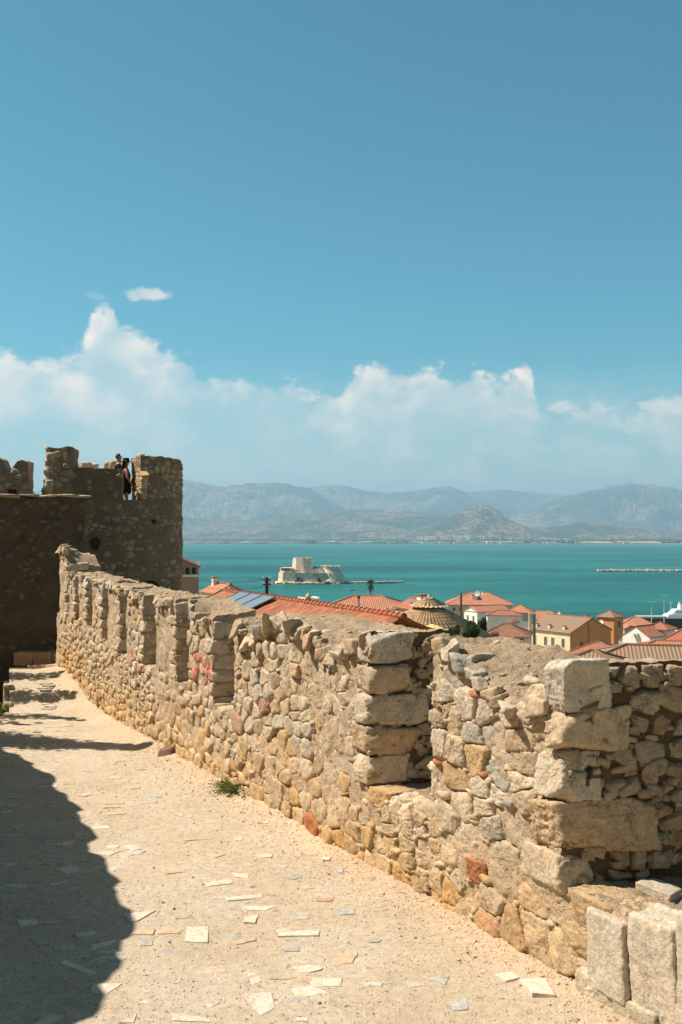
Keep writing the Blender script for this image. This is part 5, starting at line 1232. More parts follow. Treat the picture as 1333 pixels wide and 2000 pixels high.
house('orange hipped roof on pale mauve walls right of the white house', 1016, 262, 6.6, 6, -20, 1194, 1.6, 'hip', M_MAU, M_RT, over=.35, wins=[('f', 0, 1.2, .8, .9)]); house('low orange hipped roof just above the ochre mansion, near the sea', 1058, 275, 12.5, 8, -8, 1207, 1.9, 'hip', M_BEI, M_RT, over=.5)
house('small orange shed roof wedged behind the white pedimented house', 985, 235, 8, 5, -5, 1200, .9, 'hip', M_WHT, M_RT2, over=.3)
h, L, ze, zb = house('low cream building with arched openings under a brown red roof', 990, 160, 7.2, 6.2, -14, 1238, 1.55, 'hip', M_CRM, M_RT4, over=.4, wins=[('f', u, .75, .7, .8) for u in (-.33, -.1, .13, .36)])
q = at(1003, 1214, 172); tt_ = empty('small_turret', (q.x, q.y, q.z - 7), 'cream turret with a flared brown tile cap above the arcaded building', 'turret')
MB().lathe((q.x, q.y, q.z), [(.7, -7), (.7, -.1)], 12).build('drum', M_CRM, tt_); MB().lathe((q.x, q.y, q.z), [(1.25, -.12), (1.2, 0), (.5, .38), (.05, .55)], 12).build('cap', M_RT4, tt_)
for k, dx in enumerate((0, 8)):
    q = at(1036 + dx, 1199, 168); c_ = empty('chimney_stack', (q.x, q.y, q.z - 6), ('tall yellow chimney stack left of the grey one behind the mansion', 'tall grey chimney stack right of the yellow one behind the mansion')[k], 'chimney'); MB().box((q.x, q.y, q.z - 3), (.42, .42, 6.0)).build('stack', (M_CRM, M_GRY)[k], c_); MB().box((q.x, q.y, q.z + .06), (.52, .52, .12)).build('cap', M_TRIM, c_)
# the ochre mansion: cream street front, ochre gable end, corner tower
wf = [('f', u, 2.0, .75, 1.7) for u in (-.33, -.07, .10, .34)] + [('f', u, 5.6, .75, 1.5) for u in (-.33, -.07, .10, .34)]
h, L, ze, zb = house('three storey mansion with a cream front and a shaded ochre gable end', 1112, 183, 10.4, 10.6, -56, 1228, 2.35, 'gable', M_CRM, M_RT3, ridge='x', over=.3, wins=wf + [('r', -.23, 2.6, .85, 1.6), ('r', .27, 2.6, .85, 1.6)], endm=M_OCH, cornice=M_TRIM,
                         chim=((-3.6, -4.6, .95, .5, M_CRM), (-.4, -4.6, .95, .5, M_CRM), (3.2, -4.6, .95, .5, M_CRM), (-2.6, .4, 1.1, .6, M_WHT), (3.6, .6, 1.0, .5, M_OCH)))
MB().box(L(5.3, -.2, (ze + zb) / 2 + 1.0), (.28, 1.0, ze - zb + 2.0), R(-56)).build('chimney_breast', M_OCH, h)
for zz in (3.9,): MB().box(L(0, -5.36, ze - zz), (10.5, .16, .18), R(-56)).build('string_course', M_TRIM, h)
h, L, ze, zb = house('square ochre tower with a low hipped roof joined to the mansion', 1192, 186, 3.5, 3.5, -44, 1203, 1.0, 'hip', M_OCH, M_RT3, over=.3, wins=[('r', 0.05, 1.5, .75, 1.3), ('r', .05, 4.7, .8, 1.6)], endm=None)
dish('d', 1174, 1215, 180, .45, par=h, facing=(-.6, -1, .3))
house('orange hipped roof peeping from behind the square ochre tower', 1243, 215, 7.0, 6, -10, 1219, 1.5, 'hip', M_GRY, M_RT, over=.4); house('narrow mauve house between the ochre tower and the white gabled house', 1228, 196, 2.2, 5, -8, 1226, .6, 'gable', M_MAU, M_RT, ridge='y', over=.15, wins=[('f', 0, 3.8, .5, .6)])
h, L, ze, zb = house('bright red hipped roof low in front of the ochre mansion', 1170, 118, 7.0, 6.4, -30, 1277, 1.35, 'hip', M_WHT, M_RT2, over=.3, chim=((2.4, 0.6, 1.0, .35, M_WHT),))
h, L, ze, zb = house('white gabled house with an air conditioner high on its wall', 1260, 150, 4.6, 5, -48, 1241, 1.45, 'gable', M_WHT, M_RT, ridge='y', over=.06, wins=[('f', -.3, 3.1, .4, .8), ('f', .2, 3.2, .4, .7)])
ac = MB().box(L(.1, -2.72, ze + .25), (.75, .35, .55), R(-48)).build('air_conditioner', M_METAL, h); MB().lathe(L(.1, -2.91, ze + .25), [(.2, -.01), (.2, .01)], 14).build('fan_grille', M_DARK, ac)
house('white block with a small window and low red hipped roof', 1290, 152, 3.3, 3.4, -40, 1226, .8, 'hip', M_WHT, M_RT2, over=.35, wins=[('f', .12, .85, .45, .95)])
house('deep red hipped roof at the right edge above the white walls', 1354, 138, 7.4, 6.2, -25, 1250, 1.9, 'hip', M_WHT, M_RT2, over=.35)
house('pale orange roof strip at the right edge below the deep red roof', 1310, 105, 7.4, 4.4, -12, 1266, .7, 'hip', M_WHT, M_RT, over=.3)
house('wide faded brown roof just beyond the nearest battlement', 1292, 66, 11.5, 7, -12, 1296, 1.15, 'hip', M_GRY, M_RT3, over=.3); house('low straw coloured tile roof left of the wide brown roof', 1158, 62, 3.8, 3.6, -20, 1294, .7, 'hip', M_CRM, M_RT3, over=.2)
# more of the town, hidden from here but there when one steps aside
spots = [(-30, 150), (-45, 200), (-20, 240), (5, 210), (22, 190), (-60, 260), (-10, 300), (30, 330), (62, 300), (95, 260), (85, 210), (120, 320), (-70, 340), (70, 150), (52, 112), (24, 88), (-34, 95), (12, 140)]
for k, (x, y) in enumerate(spots):
    pass
# palm on the waterfront
pm = at(724.5, 1166, 335); pa = empty('palm_tree', (pm.x, pm.y, 5), 'lone shaggy palm tree rising above the broad red roof', 'palm'); top_ = at(724.5, 1138, 335)
MB().tube([(pm.x, pm.y, 5), (pm.x, pm.y, 18), (top_.x, top_.y, top_.z)], [.3, .22, .2], 8).build('trunk', M_WOOD, pa); V, Fc = [], []
def frond(V, Fc, o, az_, el_, L_, wd, droop):
    d = np.array([math.cos(az_) * math.cos(el_), math.sin(az_) * math.cos(el_), math.sin(el_)]); s_ = np.array([-math.sin(az_), math.cos(az_), 0]); o = np.array(o)
    for k in range(7):
        t0, t1 = k / 7, (k + 1) / 7; c0 = o + d * L_ * t0 + np.array([0, 0, -droop * t0 * t0]); c1 = o + d * L_ * t1 + np.array([0, 0, -droop * t1 * t1])
        for sg in (-1, 1):
            n = len(V); V += [c0, c0 + s_ * sg * wd * (1 - t0 * .6) + np.array([0, 0, -.12]), c1 + s_ * sg * wd * (1 - t1) * .9 + np.array([0, 0, -.1]), c1]; Fc.append((n, n + 1, n + 2, n + 3))
for k in range(70): frond(V, Fc, top_, rs.uniform(0, 6.28), rs.uniform(-.3, 1.3), rs.uniform(1.5, 2.1), .30, rs.uniform(.3, .9))
MB().poly(V, Fc).build('crown', M_LEAF2, pa); V, Fc = [], []
for k in range(46): frond(V, Fc, top_ - Vector((0, 0, rs.uniform(.1, 1.6))), rs.uniform(0, 6.28), rs.uniform(-1.3, -.5), rs.uniform(1.2, 1.7), .24, .2)
MB().poly(V, Fc).build('dead_skirt', leaf_mat('dead_frond', (.10, .085, .04), (.17, .13, .06)), pa)
# quay lamps and the moored ship
for i_, (px_, py_) in enumerate(((1273, 1176), (1297.5, 1164))):
    b0, t0 = at(px_, 1236, 335), at(px_, py_, 335); b0.x = t0.x; l_ = empty('quay_lamp', (b0.x, b0.y, b0.z), ('shorter double headed lamp post on the quay, the left one', 'taller double headed lamp post on the quay beside the ship')[i_], 'lamp post', 'lamp posts on the quay')
    MB().tube([b0, t0], [.16, .09], 8).build('post', M_METAL, l_); MB().tube([t0 + Vector((-1.0, 0, .05)), t0 + Vector((1.0, 0, .05))], .05, 6).build('arm', M_METAL, l_)
    for s_ in (-1, 1): MB().box(t0 + Vector((s_ * 1.05, 0, .08)), (.5, .28, .14)).build('lamp_head', M_METAL, l_)
sp0 = at(1243, 1205, 470); ship = empty('moored_ship', (sp0.x + 20, 470, 0), 'dark hulled ship with white superstructure moored at the right edge', 'ship'); x0 = sp0.x
M_NAVY, M_WSH = plain('navy_hull', (.012, .016, .022), .4), plain('ship_white', (.72, .72, .70), .4)
hu = MB(); pr = [(-4, 470), (2, 465.5), (40, 465), (44, 470), (40, 475), (2, 474.5)]
hu.prism([(x0 + a * .92 + 1, 470 + (b_ - 470) * .7) for a, b_ in pr], -.5, 6.6, [(x0 + a, b_) for a, b_ in pr]); hu.build('hull', M_NAVY, ship, bevel=.2)
MB().box((x0 + 7, 469.8, 7.1), (13, 7, .9)).build('foredeck_rail', plain('deck_grey', (.42, .40, .36), .7), ship)
sup = MB(); xs = at(1300, 1200, 468).x
sup.prism([(xs, 466), (xs + 26, 466), (xs + 26, 474), (xs, 474)], 6.6, 8.6, [(xs + 1.2, 466.2), (xs + 26, 466.2), (xs + 26, 473.8), (xs + 1.2, 473.8)]); sup.prism([(xs + 2.5, 466.6), (xs + 26, 466.6), (xs + 26, 473.4), (xs + 2.5, 473.4)], 8.6, 10.8, [(xs + 5, 467), (xs + 26, 467), (xs + 26, 473), (xs + 5, 473)])
sup.box((xs + 10, 470, 11.7), (6, 4, 1.8)); so_ = sup.build('superstructure', M_WSH, ship)
for k in range(8): MB().box((xs + 5 + k * 1.4, 466.45, 9.5), (.8, .25, .5)).build('window', M_GLASS, so_)
MB().tube([(xs + 3.2, 470, 10.5), (xs + 3.2, 470, 14.2)], .12, 6).box((xs + 3.2, 470, 13.2), (1.6, .2, .2)).build('mast', M_WSH, ship); MB().tube([(xs + 7.5, 470, 10.5), (xs + 7.3, 470, 14.0)], [.9, .5], 8).build('funnel', M_WSH, ship)
tag(MB().box((sp0.x + 2, 452, .8), (70, 14, 2.4)).build('quay', M_BEI), kind='structure')
# ------------------------------------------------------------------ island castle, breakwater
S_ = 950 / F
M_CST = plain('castle_stone', (.68, .52, .37), .95, .30, .35, .35, bscale=1.2); M_CROCK = plain('shore_rock', (.20, .165, .12), .95, .25, .3, .3, bscale=.8); M_CD = plain('castle_opening', (.09, .07, .05), .95)
def X_(px): return (px - HX) * S_
def Z_(py): return EYE - (py - HY) * S_
cas = empty('island_castle', (X_(605), 950, 0), 'pale stone fortress with a tall octagonal tower on an islet in the bay', 'castle')
def ring(cx, cy_, r_, n, ph=0.0): return [(cx + r_ * math.cos(2 * math.pi * (k + ph) / n), cy_ + r_ * math.sin(2 * math.pi * (k + ph) / n)) for k in range(n)]
def lowres_rock(name, outline, z0, z1, mat, par, seed, jit=.6, sub=6):
    pts_ = []
    for i in range(len(outline)):
        a, b_ = Vector(outline[i]), Vector(outline[(i + 1) % len(outline)])
        for k in range(sub): pts_.append(a.lerp(b_, k / sub))
    r_ = random.Random(seed); cxm = sum(p.x for p in pts_) / len(pts_); cym = sum(p.y for p in pts_) / len(pts_)
    lo_ = [(p.x + r_.uniform(-jit, jit), p.y + r_.uniform(-jit, jit)) for p in pts_]; hi_ = [((p.x - cxm) * .95 + cxm + r_.uniform(-jit, jit), (p.y - cym) * .9 + cym + r_.uniform(-jit, jit)) for p in pts_]
    return MB().prism(lo_, z0, z1, hi_).build(name, mat, par)
lowres_rock('islet_rocks', [(X_(527), 948), (X_(545), 940), (X_(600), 936), (X_(660), 938), (X_(682), 946), (X_(676), 975), (X_(600), 985), (X_(540), 975)], -2, 1.1, M_CROCK, cas, 4, 1.4, 10)
rj = Acc()
for k in range(90):
    t = k / 90 * 2 * math.pi; px_ = 604 + 74 * math.cos(t) + rs.uniform(-2, 2); y = 955 + 18 * math.sin(t)
    rj.add(*rock(np.vstack([np.eye(3), -np.eye(3)]) + rs.uniform(-.4, .4, (6, 3)), np.array([1.6, 1.2, .8] * 2) * rs.uniform(.6, 1.3), np.array([X_(px_), y, .5]), np.eye(3), 2, 8, .1, np.array([.22, .18, .13])))
rj.build('boulders', M_STONE, cas)
lowres_rock('apron', [(X_(531), 947), (X_(548), 941), (X_(600), 938), (X_(662), 940), (X_(676), 948), (X_(660), 975), (X_(560), 975)], .5, 2.2, M_CST, cas, 7, .5, 8)
bat = lambda pts_, k, cx, cy_: [((a - cx) * k + cx, (b_ - cy_) * k + cy_) for a, b_ in pts_]
lo_poly = [(X_(543), 950), (X_(553), 943), (X_(575), 942), (X_(640), 941), (X_(640), 968), (X_(570), 972), (X_(546), 966)]
cxl, cyl = X_(595), 956
MB().prism(lo_poly, 1.5, Z_(1118), bat(lo_poly, .965, cxl, cyl)).build('lower_wall', M_CST, cas)
lb = [(X_(547), 949), (X_(556), 944.5), (X_(572), 944), (X_(574), 966), (X_(550), 964)]
MB().prism(lb, Z_(1119), Z_(1109), bat(lb, .97, X_(560), 955)).build('left_bastion', M_CST, cas)
MB().box((X_(559), 944.0, Z_(1111.5)), (18 * S_, .5, 2.4)).build('brick_patch', plain('dull_brick', (.27, .15, .10), .95), cas)
tp = ring(X_(591.5), 957, 22.5 * S_, 8, .1); tq = ring(X_(591.5), 957, 19.6 * S_, 8, .1)
kt = MB().prism(tp, 3, Z_(1091), tq).build('octagonal_tower', M_CST, cas)
mbx = MB()
for k in range(8):
    a, b_ = Vector(tq[k]), Vector(tq[(k + 1) % 8])
    for t in (.12, .5, .88):
        q = a.lerp(b_, t); q = Vector(((q.x - X_(591.5)) * .955 + X_(591.5), (q.y - 957) * .955 + 957)); MB().box((q.x, q.y, Z_(1090.2)), (1.7, .9, 1.0), math.atan2(b_.y - a.y, b_.x - a.x)).build('crenel', M_CST, kt)
MB().tube([(X_(598), 957, Z_(1091)), (X_(598), 957, Z_(1078))], .12, 5).build('flagpole', M_METAL, kt); MB().box((X_(600), 957, Z_(1080)), (2.2, .05, 1.1)).build('flag', plain('pale_flag', (.45, .52, .60), .8), kt)
for (a, b_, t0, t1, yy_) in ((574, 597, 1113, 1119, 948), (596, 612, 1107, 1122, 945), (609, 632, 1112, 1119, 945.5), (626, 648, 1105.5, 1119, 948)):
    MB().box(((X_(a) + X_(b_)) / 2, yy_ + 3.2, (Z_(t0) + Z_(t1)) / 2), (X_(b_) - X_(a), 7, Z_(t0) - Z_(t1) + 1)).build('inner_block', M_CST, cas)
rbp = [(13.6, 1.5), (12.2, 5), (10.6, 9.5), (9.2, Z_(1113)), (9.1, Z_(1108)), (9.4, Z_(1107.5)), (9.4, Z_(1106.5)), (8.6, Z_(1106.5)), (8.6, Z_(1108.5))]
rb_ = MB().lathe((X_(647), 953, 0), rbp, 28).build('round_bastion', M_CST, cas)
cr = 0
for k in range(14):
    t = 2 * math.pi * k / 14; MB().box((X_(647) + 9.0 * math.cos(t), 953 + 9.0 * math.sin(t), Z_(1105.6)), (.8, 1.8, 1.1), t).build('crenel', M_CST, rb_)
MB().prism(ring(X_(664), 962, 6.5, 10), 1, Z_(1119), ring(X_(662), 962, 4, 10)).build('rear_buttress', M_CST, cas)
for (px_, py_, w_, h_) in ((583.5, 1131, 3.0, 4.4), (590.5, 1133, 1.6, 2.6), (624, 1131.5, 2.6, 3.6), (600, 1117, .8, 1.1), (605, 1117, .8, 1.1), (615, 1122, .7, 1.4), (620, 1122, .7, 1.4), (645, 1121, 1.0, 1.5), (636, 1124, .8, 1.2), (566, 1120, .7, .7), (556, 1128, .6, .9)):
    yy_ = 941.3 if px_ < 630 else 942.5
    MB().box((X_(px_), yy_ + (1 if py_ < 1119 else 0), Z_(py_)), (w_, 2.2, h_)).build('opening', M_CD, cas)
MB().box((X_(641), 937.6, 1.6), (4.2, 2.4, 2.0)).build('landing_arch', M_CD, cas)
V, Fc = leaf_cloud([(X_(616), 953, Z_(1110)), (X_(621), 954, Z_(1111)), (X_(637), 951, Z_(1107))], [2.2, 1.6, 1.4], 1500, .28, 9); npmesh('courtyard_trees', V, Fc, M_LEAF2, cas)
jt = lowres_rock('jetty', [(X_(668), 950), (X_(720), 953), (X_(792), 968), (X_(795), 972), (X_(790), 975), (X_(716), 962), (X_(668), 960)], -2, 1.7, plain('jetty_stone', (.50, .42, .31), .95, .15, .3), None, 12, .35, 12)
tag(jt, 'long low stone jetty running right from the island castle', 'jetty')
rj = Acc()
for k in range(70):
    t = rs.rand(); px_ = 738 + 34 * t; rj.add(*rock(np.vstack([np.eye(3), -np.eye(3)]) + rs.uniform(-.4, .4, (6, 3)), np.array([1.3, .9, .7] * 2) * rs.uniform(.6, 1.2), np.array([X_(px_), 953 + 10 * t + rs.uniform(-1, 2) - 1.5, .25]), np.eye(3), 2, 8, .1, np.array([.06, .055, .045])))
rj.build('dark_rocks', M_STONE, jt)
for px_ in (701, 708, 727, 754): MB().box((X_(px_), 951 + (px_ - 668) * .135, 2.5), (.6, .6, 1.8)).build('bollard', M_TRIM, jt)
bw = Acc(); Sb = 1286 / F
for k in range(420):
    x = ((1168 + (k / 420) * 185) - HX) * Sb + rs.uniform(-.4, .4); bw.add(*rock(np.vstack([np.eye(3), -np.eye(3)]) + rs.uniform(-.4, .4, (6, 3)), np.array([1.2, 1.5, .95] * 2) * rs.uniform(.7, 1.25), np.array([x, 1286 + rs.uniform(-2.5, 2.5), .7 + rs.uniform(-.3, .5)]), np.eye(3), 2, 8, .1, np.array([.46, .40, .31]) * rs.uniform(.8, 1.1)))
tag(bw.build('breakwater', M_STONE), 'thin pale rubble breakwater lying in the bay at right', 'breakwater')
q = at(690, 1153.5, 830); bo = empty('rowing_boat', (q.x, 830, 0), 'tiny dark boat afloat below the castle jetty', 'boat')
MB().prism([(q.x - 2.2, 830), (q.x - 1.2, 829.2), (q.x + 1.8, 829.2), (q.x + 1.8, 830.8), (q.x - 1.2, 830.8)], -.1, .55, [(q.x - 2.6, 830), (q.x - 1.3, 829), (q.x + 1.9, 829), (q.x + 1.9, 831), (q.x - 1.3, 831)]).build('hull', M_DARK, bo); MB().box((q.x + .3, 830, .75), (.4, .4, .7)).build('rower', M_CD if False else M_DARK, bo)

# ------------------------------------------------------------------ far shore and mountains
M_FT = leaf_mat('far_foliage', (.025, .045, .02), (.06, .08, .035)); r_ = np.random.RandomState(5)
ft = Acc(); D2, F2 = ICO[1]
for k in range(5200):
    y = 6330 * (1 + abs(r_.normal(0, .35))) if r_.rand() < .8 else r_.uniform(6300, 15000); px_ = r_.uniform(300, 1400); w_ = r_.uniform(10, 55) * (1.5 if y > 8000 else 1); h_ = r_.uniform(6, 13)
    if fbm(np.array([[px_ * .02, y * .002, 0]]), 2, 4)[0] < -.15: continue
    x = (px_ - HX) / F * y; zg_ = float(np.interp(y, [6150, 6260, 9000, 30000], [-3, 1.2, 4, 20])); ft.add(D2 * np.array([w_, w_ * .7, h_]) * r_.uniform(.8, 1.2, (12, 1)) + np.array([x, y, zg_ + h_ * .5]), F2, np.ones(3))
tag(ft.build('shoreline_woods', M_FT, None, smooth=False), 'dark belt of trees along the far shore', 'woods', kind='stuff')
M_FB = mat_new('far_walls'); m, gg, b = M_FB; a = gg.new('ShaderNodeAttribute', attribute_name='Col'); gg.l.new(a.outputs['Color'], b.inputs['Base Color']); b.inputs['Roughness'].default_value = .9; M_FB = m
bx8 = np.array([(x, y, z) for z in (0, 1) for x, y in ((-.5, -.5), (.5, -.5), (.5, .5), (-.5, .5))]); bf = np.array([(3, 2, 1, 0), (4, 5, 6, 7), (0, 1, 5, 4), (1, 2, 6, 5), (2, 3, 7, 6), (3, 0, 4, 7)])
fb2 = Acc(); pal2 = [(.85, .78, .66), (.78, .70, .56), (.66, .42, .30), (.88, .84, .78), (.60, .46, .34)]
for k in range(3000):
    u = r_.rand()
    if u < .40: y = 6300 * (1 + abs(r_.normal(0, .06))); px_ = r_.uniform(340, 1360); w_, h_ = r_.uniform(20, 90), r_.uniform(8, 14)
    elif u < .85: y = r_.uniform(8100, 9000); px_ = r_.normal(920, 100); w_, h_ = r_.uniform(18, 42), r_.uniform(14, 24) + 34 * r_.rand() * math.exp(-((px_ - 900) / 130) ** 2)
    else: y = r_.uniform(7000, 12000); px_ = r_.uniform(340, 1360); w_, h_ = r_.uniform(20, 60), r_.uniform(5, 10)
    x = (px_ - HX) / F * y; fb2.add(bx8 * np.array([w_, w_ * .6, h_]) + np.array([x, y, float(np.interp(y, [6150, 6260, 9000, 30000], [-3, 1.2, 4, 20])) - .5]), bf, np.array(pal2[r_.randint(5)]) * r_.uniform(.8, 1.1))
tag(fb2.build('far_town', M_FB, None, smooth=False), 'scattered pale houses of the far shore town, thickest under the castle hill', 'town', kind='stuff')
sheds = [(1165, 60, 'long white shed on the far shore, the longest under the low hill'), (1262, 58, 'white shed on the far shore close to the right edge'), (1135, 34, 'salmon roofed shed behind the long white shed'), (480, 18, 'white shed on the far shore above the castle tower')]
for px_, wp, lab in sheds:
    y = 6290 + (120 if 'salmon' in lab else 0); x = (px_ - HX) / F * y; w_ = wp / F * y; t = empty('warehouse', (x, y, 1.2), lab, 'warehouse', 'warehouses on the far shore'); cw = (.62, .58, .50) if 'salmon' not in lab else (.50, .24, .17)
    MB().box((x, y, 4.0), (w_, 30, 6.4)).build('wall', plain('shed_wall', cw, .9), t); MB().poly([(x - w_ / 2 - 1, y - 16, 7.2), (x + w_ / 2 + 1, y - 16, 7.2), (x + w_ / 2 + 1, y, 11), (x - w_ / 2 - 1, y, 11), (x + w_ / 2 + 1, y + 16, 7.2), (x - w_ / 2 - 1, y + 16, 7.2)], [(0, 1, 2, 3), (3, 2, 4, 5), (0, 5, 4, 1), (0, 3, 5), (1, 4, 2)]).build('roof', plain('shed_roof', tuple(v * .95 for v in cw), .8), t)
def hill_mat(name, green, bare, scale=1.0):
    m, gg, b = mat_new(name); p = opos(gg); n, _ = gg.noise(p, .0011 * scale, 8, .66, .5); n2_, _ = gg.noise(p, .007 * scale, 6, .7); n3_, _ = gg.noise(p, .03, 4, .6)
    sp = gg.new('ShaderNodeSeparateXYZ'); gg.l.new(gg.new('ShaderNodeNewGeometry').outputs['Normal'], sp.inputs[0])
    f = gg.m('ADD', gg.m('MULTIPLY', n, .9), gg.m('MULTIPLY', n2_, .5))
    c = gg.mix(gg.mr(f, .60, .82), green, bare); c = gg.mix(gg.mr(n3_, .42, .62), c, tuple(v * .62 for v in green)); gg.l.new(c, b.inputs['Base Color']); b.inputs['Roughness'].default_value = .98; b.inputs['Specular IOR Level'].default_value = 0
    bump(gg, b, n2_, 60); return m
def ridge(prof, d, thick, seed, mat, rough=.16, nu=520, nv=90, fr_=1.0):
    px_ = np.array([p[0] for p in prof], float); py_ = np.array([p[1] for p in prof], float)
    u = np.linspace(px_[0], px_[-1], nu); t = np.linspace(-1, 1, nv); U, T = np.meshgrid(u, t, indexing='ij'); Yd = d + T * thick; Xd = (U - HX) / F * d * (1 + .0 * T); Xd = Xd + (U - HX) / F * T * thick * .6
    Hh = (HY - np.interp(U, px_, py_)) / F * d + EYE
    P_ = np.stack([Xd.ravel(), Yd.ravel(), Xd.ravel() * 0], 1) / 1000.0 * fr_
    nz = fbm(P_ * .9, 6, seed, .55, True).reshape(U.shape); n2 = fbm(P_ * 2.6, 5, seed + 9, .55).reshape(U.shape)
    prof_t = np.clip(1 - np.abs(T + .18 * n2) ** 1.25, 0, 1); Z = Hh * prof_t * (1 + rough * nz * np.clip(1.05 - prof_t, 0, 1) * 3.2) + Hh * .03 * n2 + 30 * nz * prof_t
    Z = np.maximum(Z, -4); idx = np.arange(U.size).reshape(U.shape); Fq = np.stack([idx[:-1, :-1].ravel(), idx[1:, :-1].ravel(), idx[1:, 1:].ravel(), idx[:-1, 1:].ravel()], 1)
    return tag(npmesh('hills', np.stack([Xd.ravel(), Yd.ravel(), Z.ravel()], 1), Fq, mat), kind='structure')
G1, B1 = (.065, .08, .04), (.38, .28, .19)
M_H1 = hill_mat('scrub_hill', G1, B1, 1.4); M_H2 = hill_mat('mountain', (.06, .075, .045), (.42, .31, .21), .8)
ridge([(700, 1048), (820, 1040), (862, 1024), (885, 1010), (905, 1000), (925, 994), (940, 990), (955, 992), (968, 999), (985, 1010), (1005, 1022), (1030, 1032), (1060, 1042), (1120, 1048)], 9900, 1100, 3, M_H1, .10, 420, 70, 2.2)
ridge([(980, 1046), (1040, 1038), (1080, 1030), (1130, 1025), (1180, 1025), (1230, 1033), (1300, 1040), (1360, 1046)], 10800, 900, 5, M_H1, .10, 300, 50, 2)
ridge([(150, 1000), (300, 1010), (357, 1012), (450, 1022), (500, 1024), (550, 1010), (600, 1008), (640, 1003), (680, 997), (720, 996), (760, 1002), (800, 1003), (850, 1006), (880, 1012), (920, 1030), (960, 1046)], 12600, 2300, 8, M_H1, .16)
ridge([(0, 975), (120, 950), (250, 945), (357, 940), (385, 941), (420, 947), (470, 950), (520, 946), (560, 948), (590, 951), (612, 957), (630, 968), (650, 983), (672, 992), (700, 1005), (760, 1030), (800, 1046)], 16500, 2600, 13, M_H2, .16)
ridge([(980, 1020), (1010, 1006), (1050, 991), (1100, 975), (1150, 962), (1190, 951), (1225, 945), (1260, 946), (1300, 953), (1340, 962), (1450, 975), (1600, 1000)], 17800, 3000, 19, M_H2, .10)
ridge([(480, 990), (560, 962), (610, 952), (640, 949), (680, 952), (710, 957), (745, 962), (780, 963), (815, 958), (850, 952), (878, 951), (900, 960), (930, 975), (960, 986), (1000, 998), (1060, 1015), (1120, 1030)], 20300, 3000, 23, M_H2, .10)
ridge([(780, 975), (860, 968), (930, 962), (980, 958), (1020, 960), (1080, 966), (1140, 972), (1250, 985)], 23500, 2200, 29, M_H2, .08)
# ------------------------------------------------------------------ people on the tower
M_SKIN, M_HAIR, M_BLK, M_TEE, M_JEAN = plain('skin', (.42, .22, .14), .6, .05), plain('brown_hair', (.07, .045, .025), .7), plain('black_cloth', (.012, .012, .014), .9), plain('dark_tee', (.022, .03, .033), .9), plain('dark_shorts', (.05, .05, .055), .9)
def skin_obj(name, chains, mat, parent, root=0, sub=2):
    """chains: list of [(pos, r), ...]; shared positions are merged"""
    vs, rr_, es, key = [], [], [], {}
    for ch in chains:
        prev = None
        for p_, r__ in ch:
            k = tuple(round(c, 4) for c in p_)
            if k not in key: key[k] = len(vs); vs.append(p_); rr_.append(r__)
            i = key[k]
            if prev is not None and prev != i: es.append((prev, i))
            prev = i
    me = bpy.data.meshes.new(name); me.from_pydata(vs, es, []); me.materials.append(mat); o = link(bpy.data.objects.new(name, me), None)
    sk = o.modifiers.new('skin', 'SKIN'); sk.use_smooth_shade = True; sv = me.skin_vertices[0].data
    for i, q in enumerate(rr_): sv[i].radius = (q, q) if not isinstance(q, tuple) else q; sv[i].use_root = (i == 0)
    s_ = o.modifiers.new('sub', 'SUBSURF'); s_.levels = s_.render_levels = sub
    if parent is not None: o.parent = parent
    return o
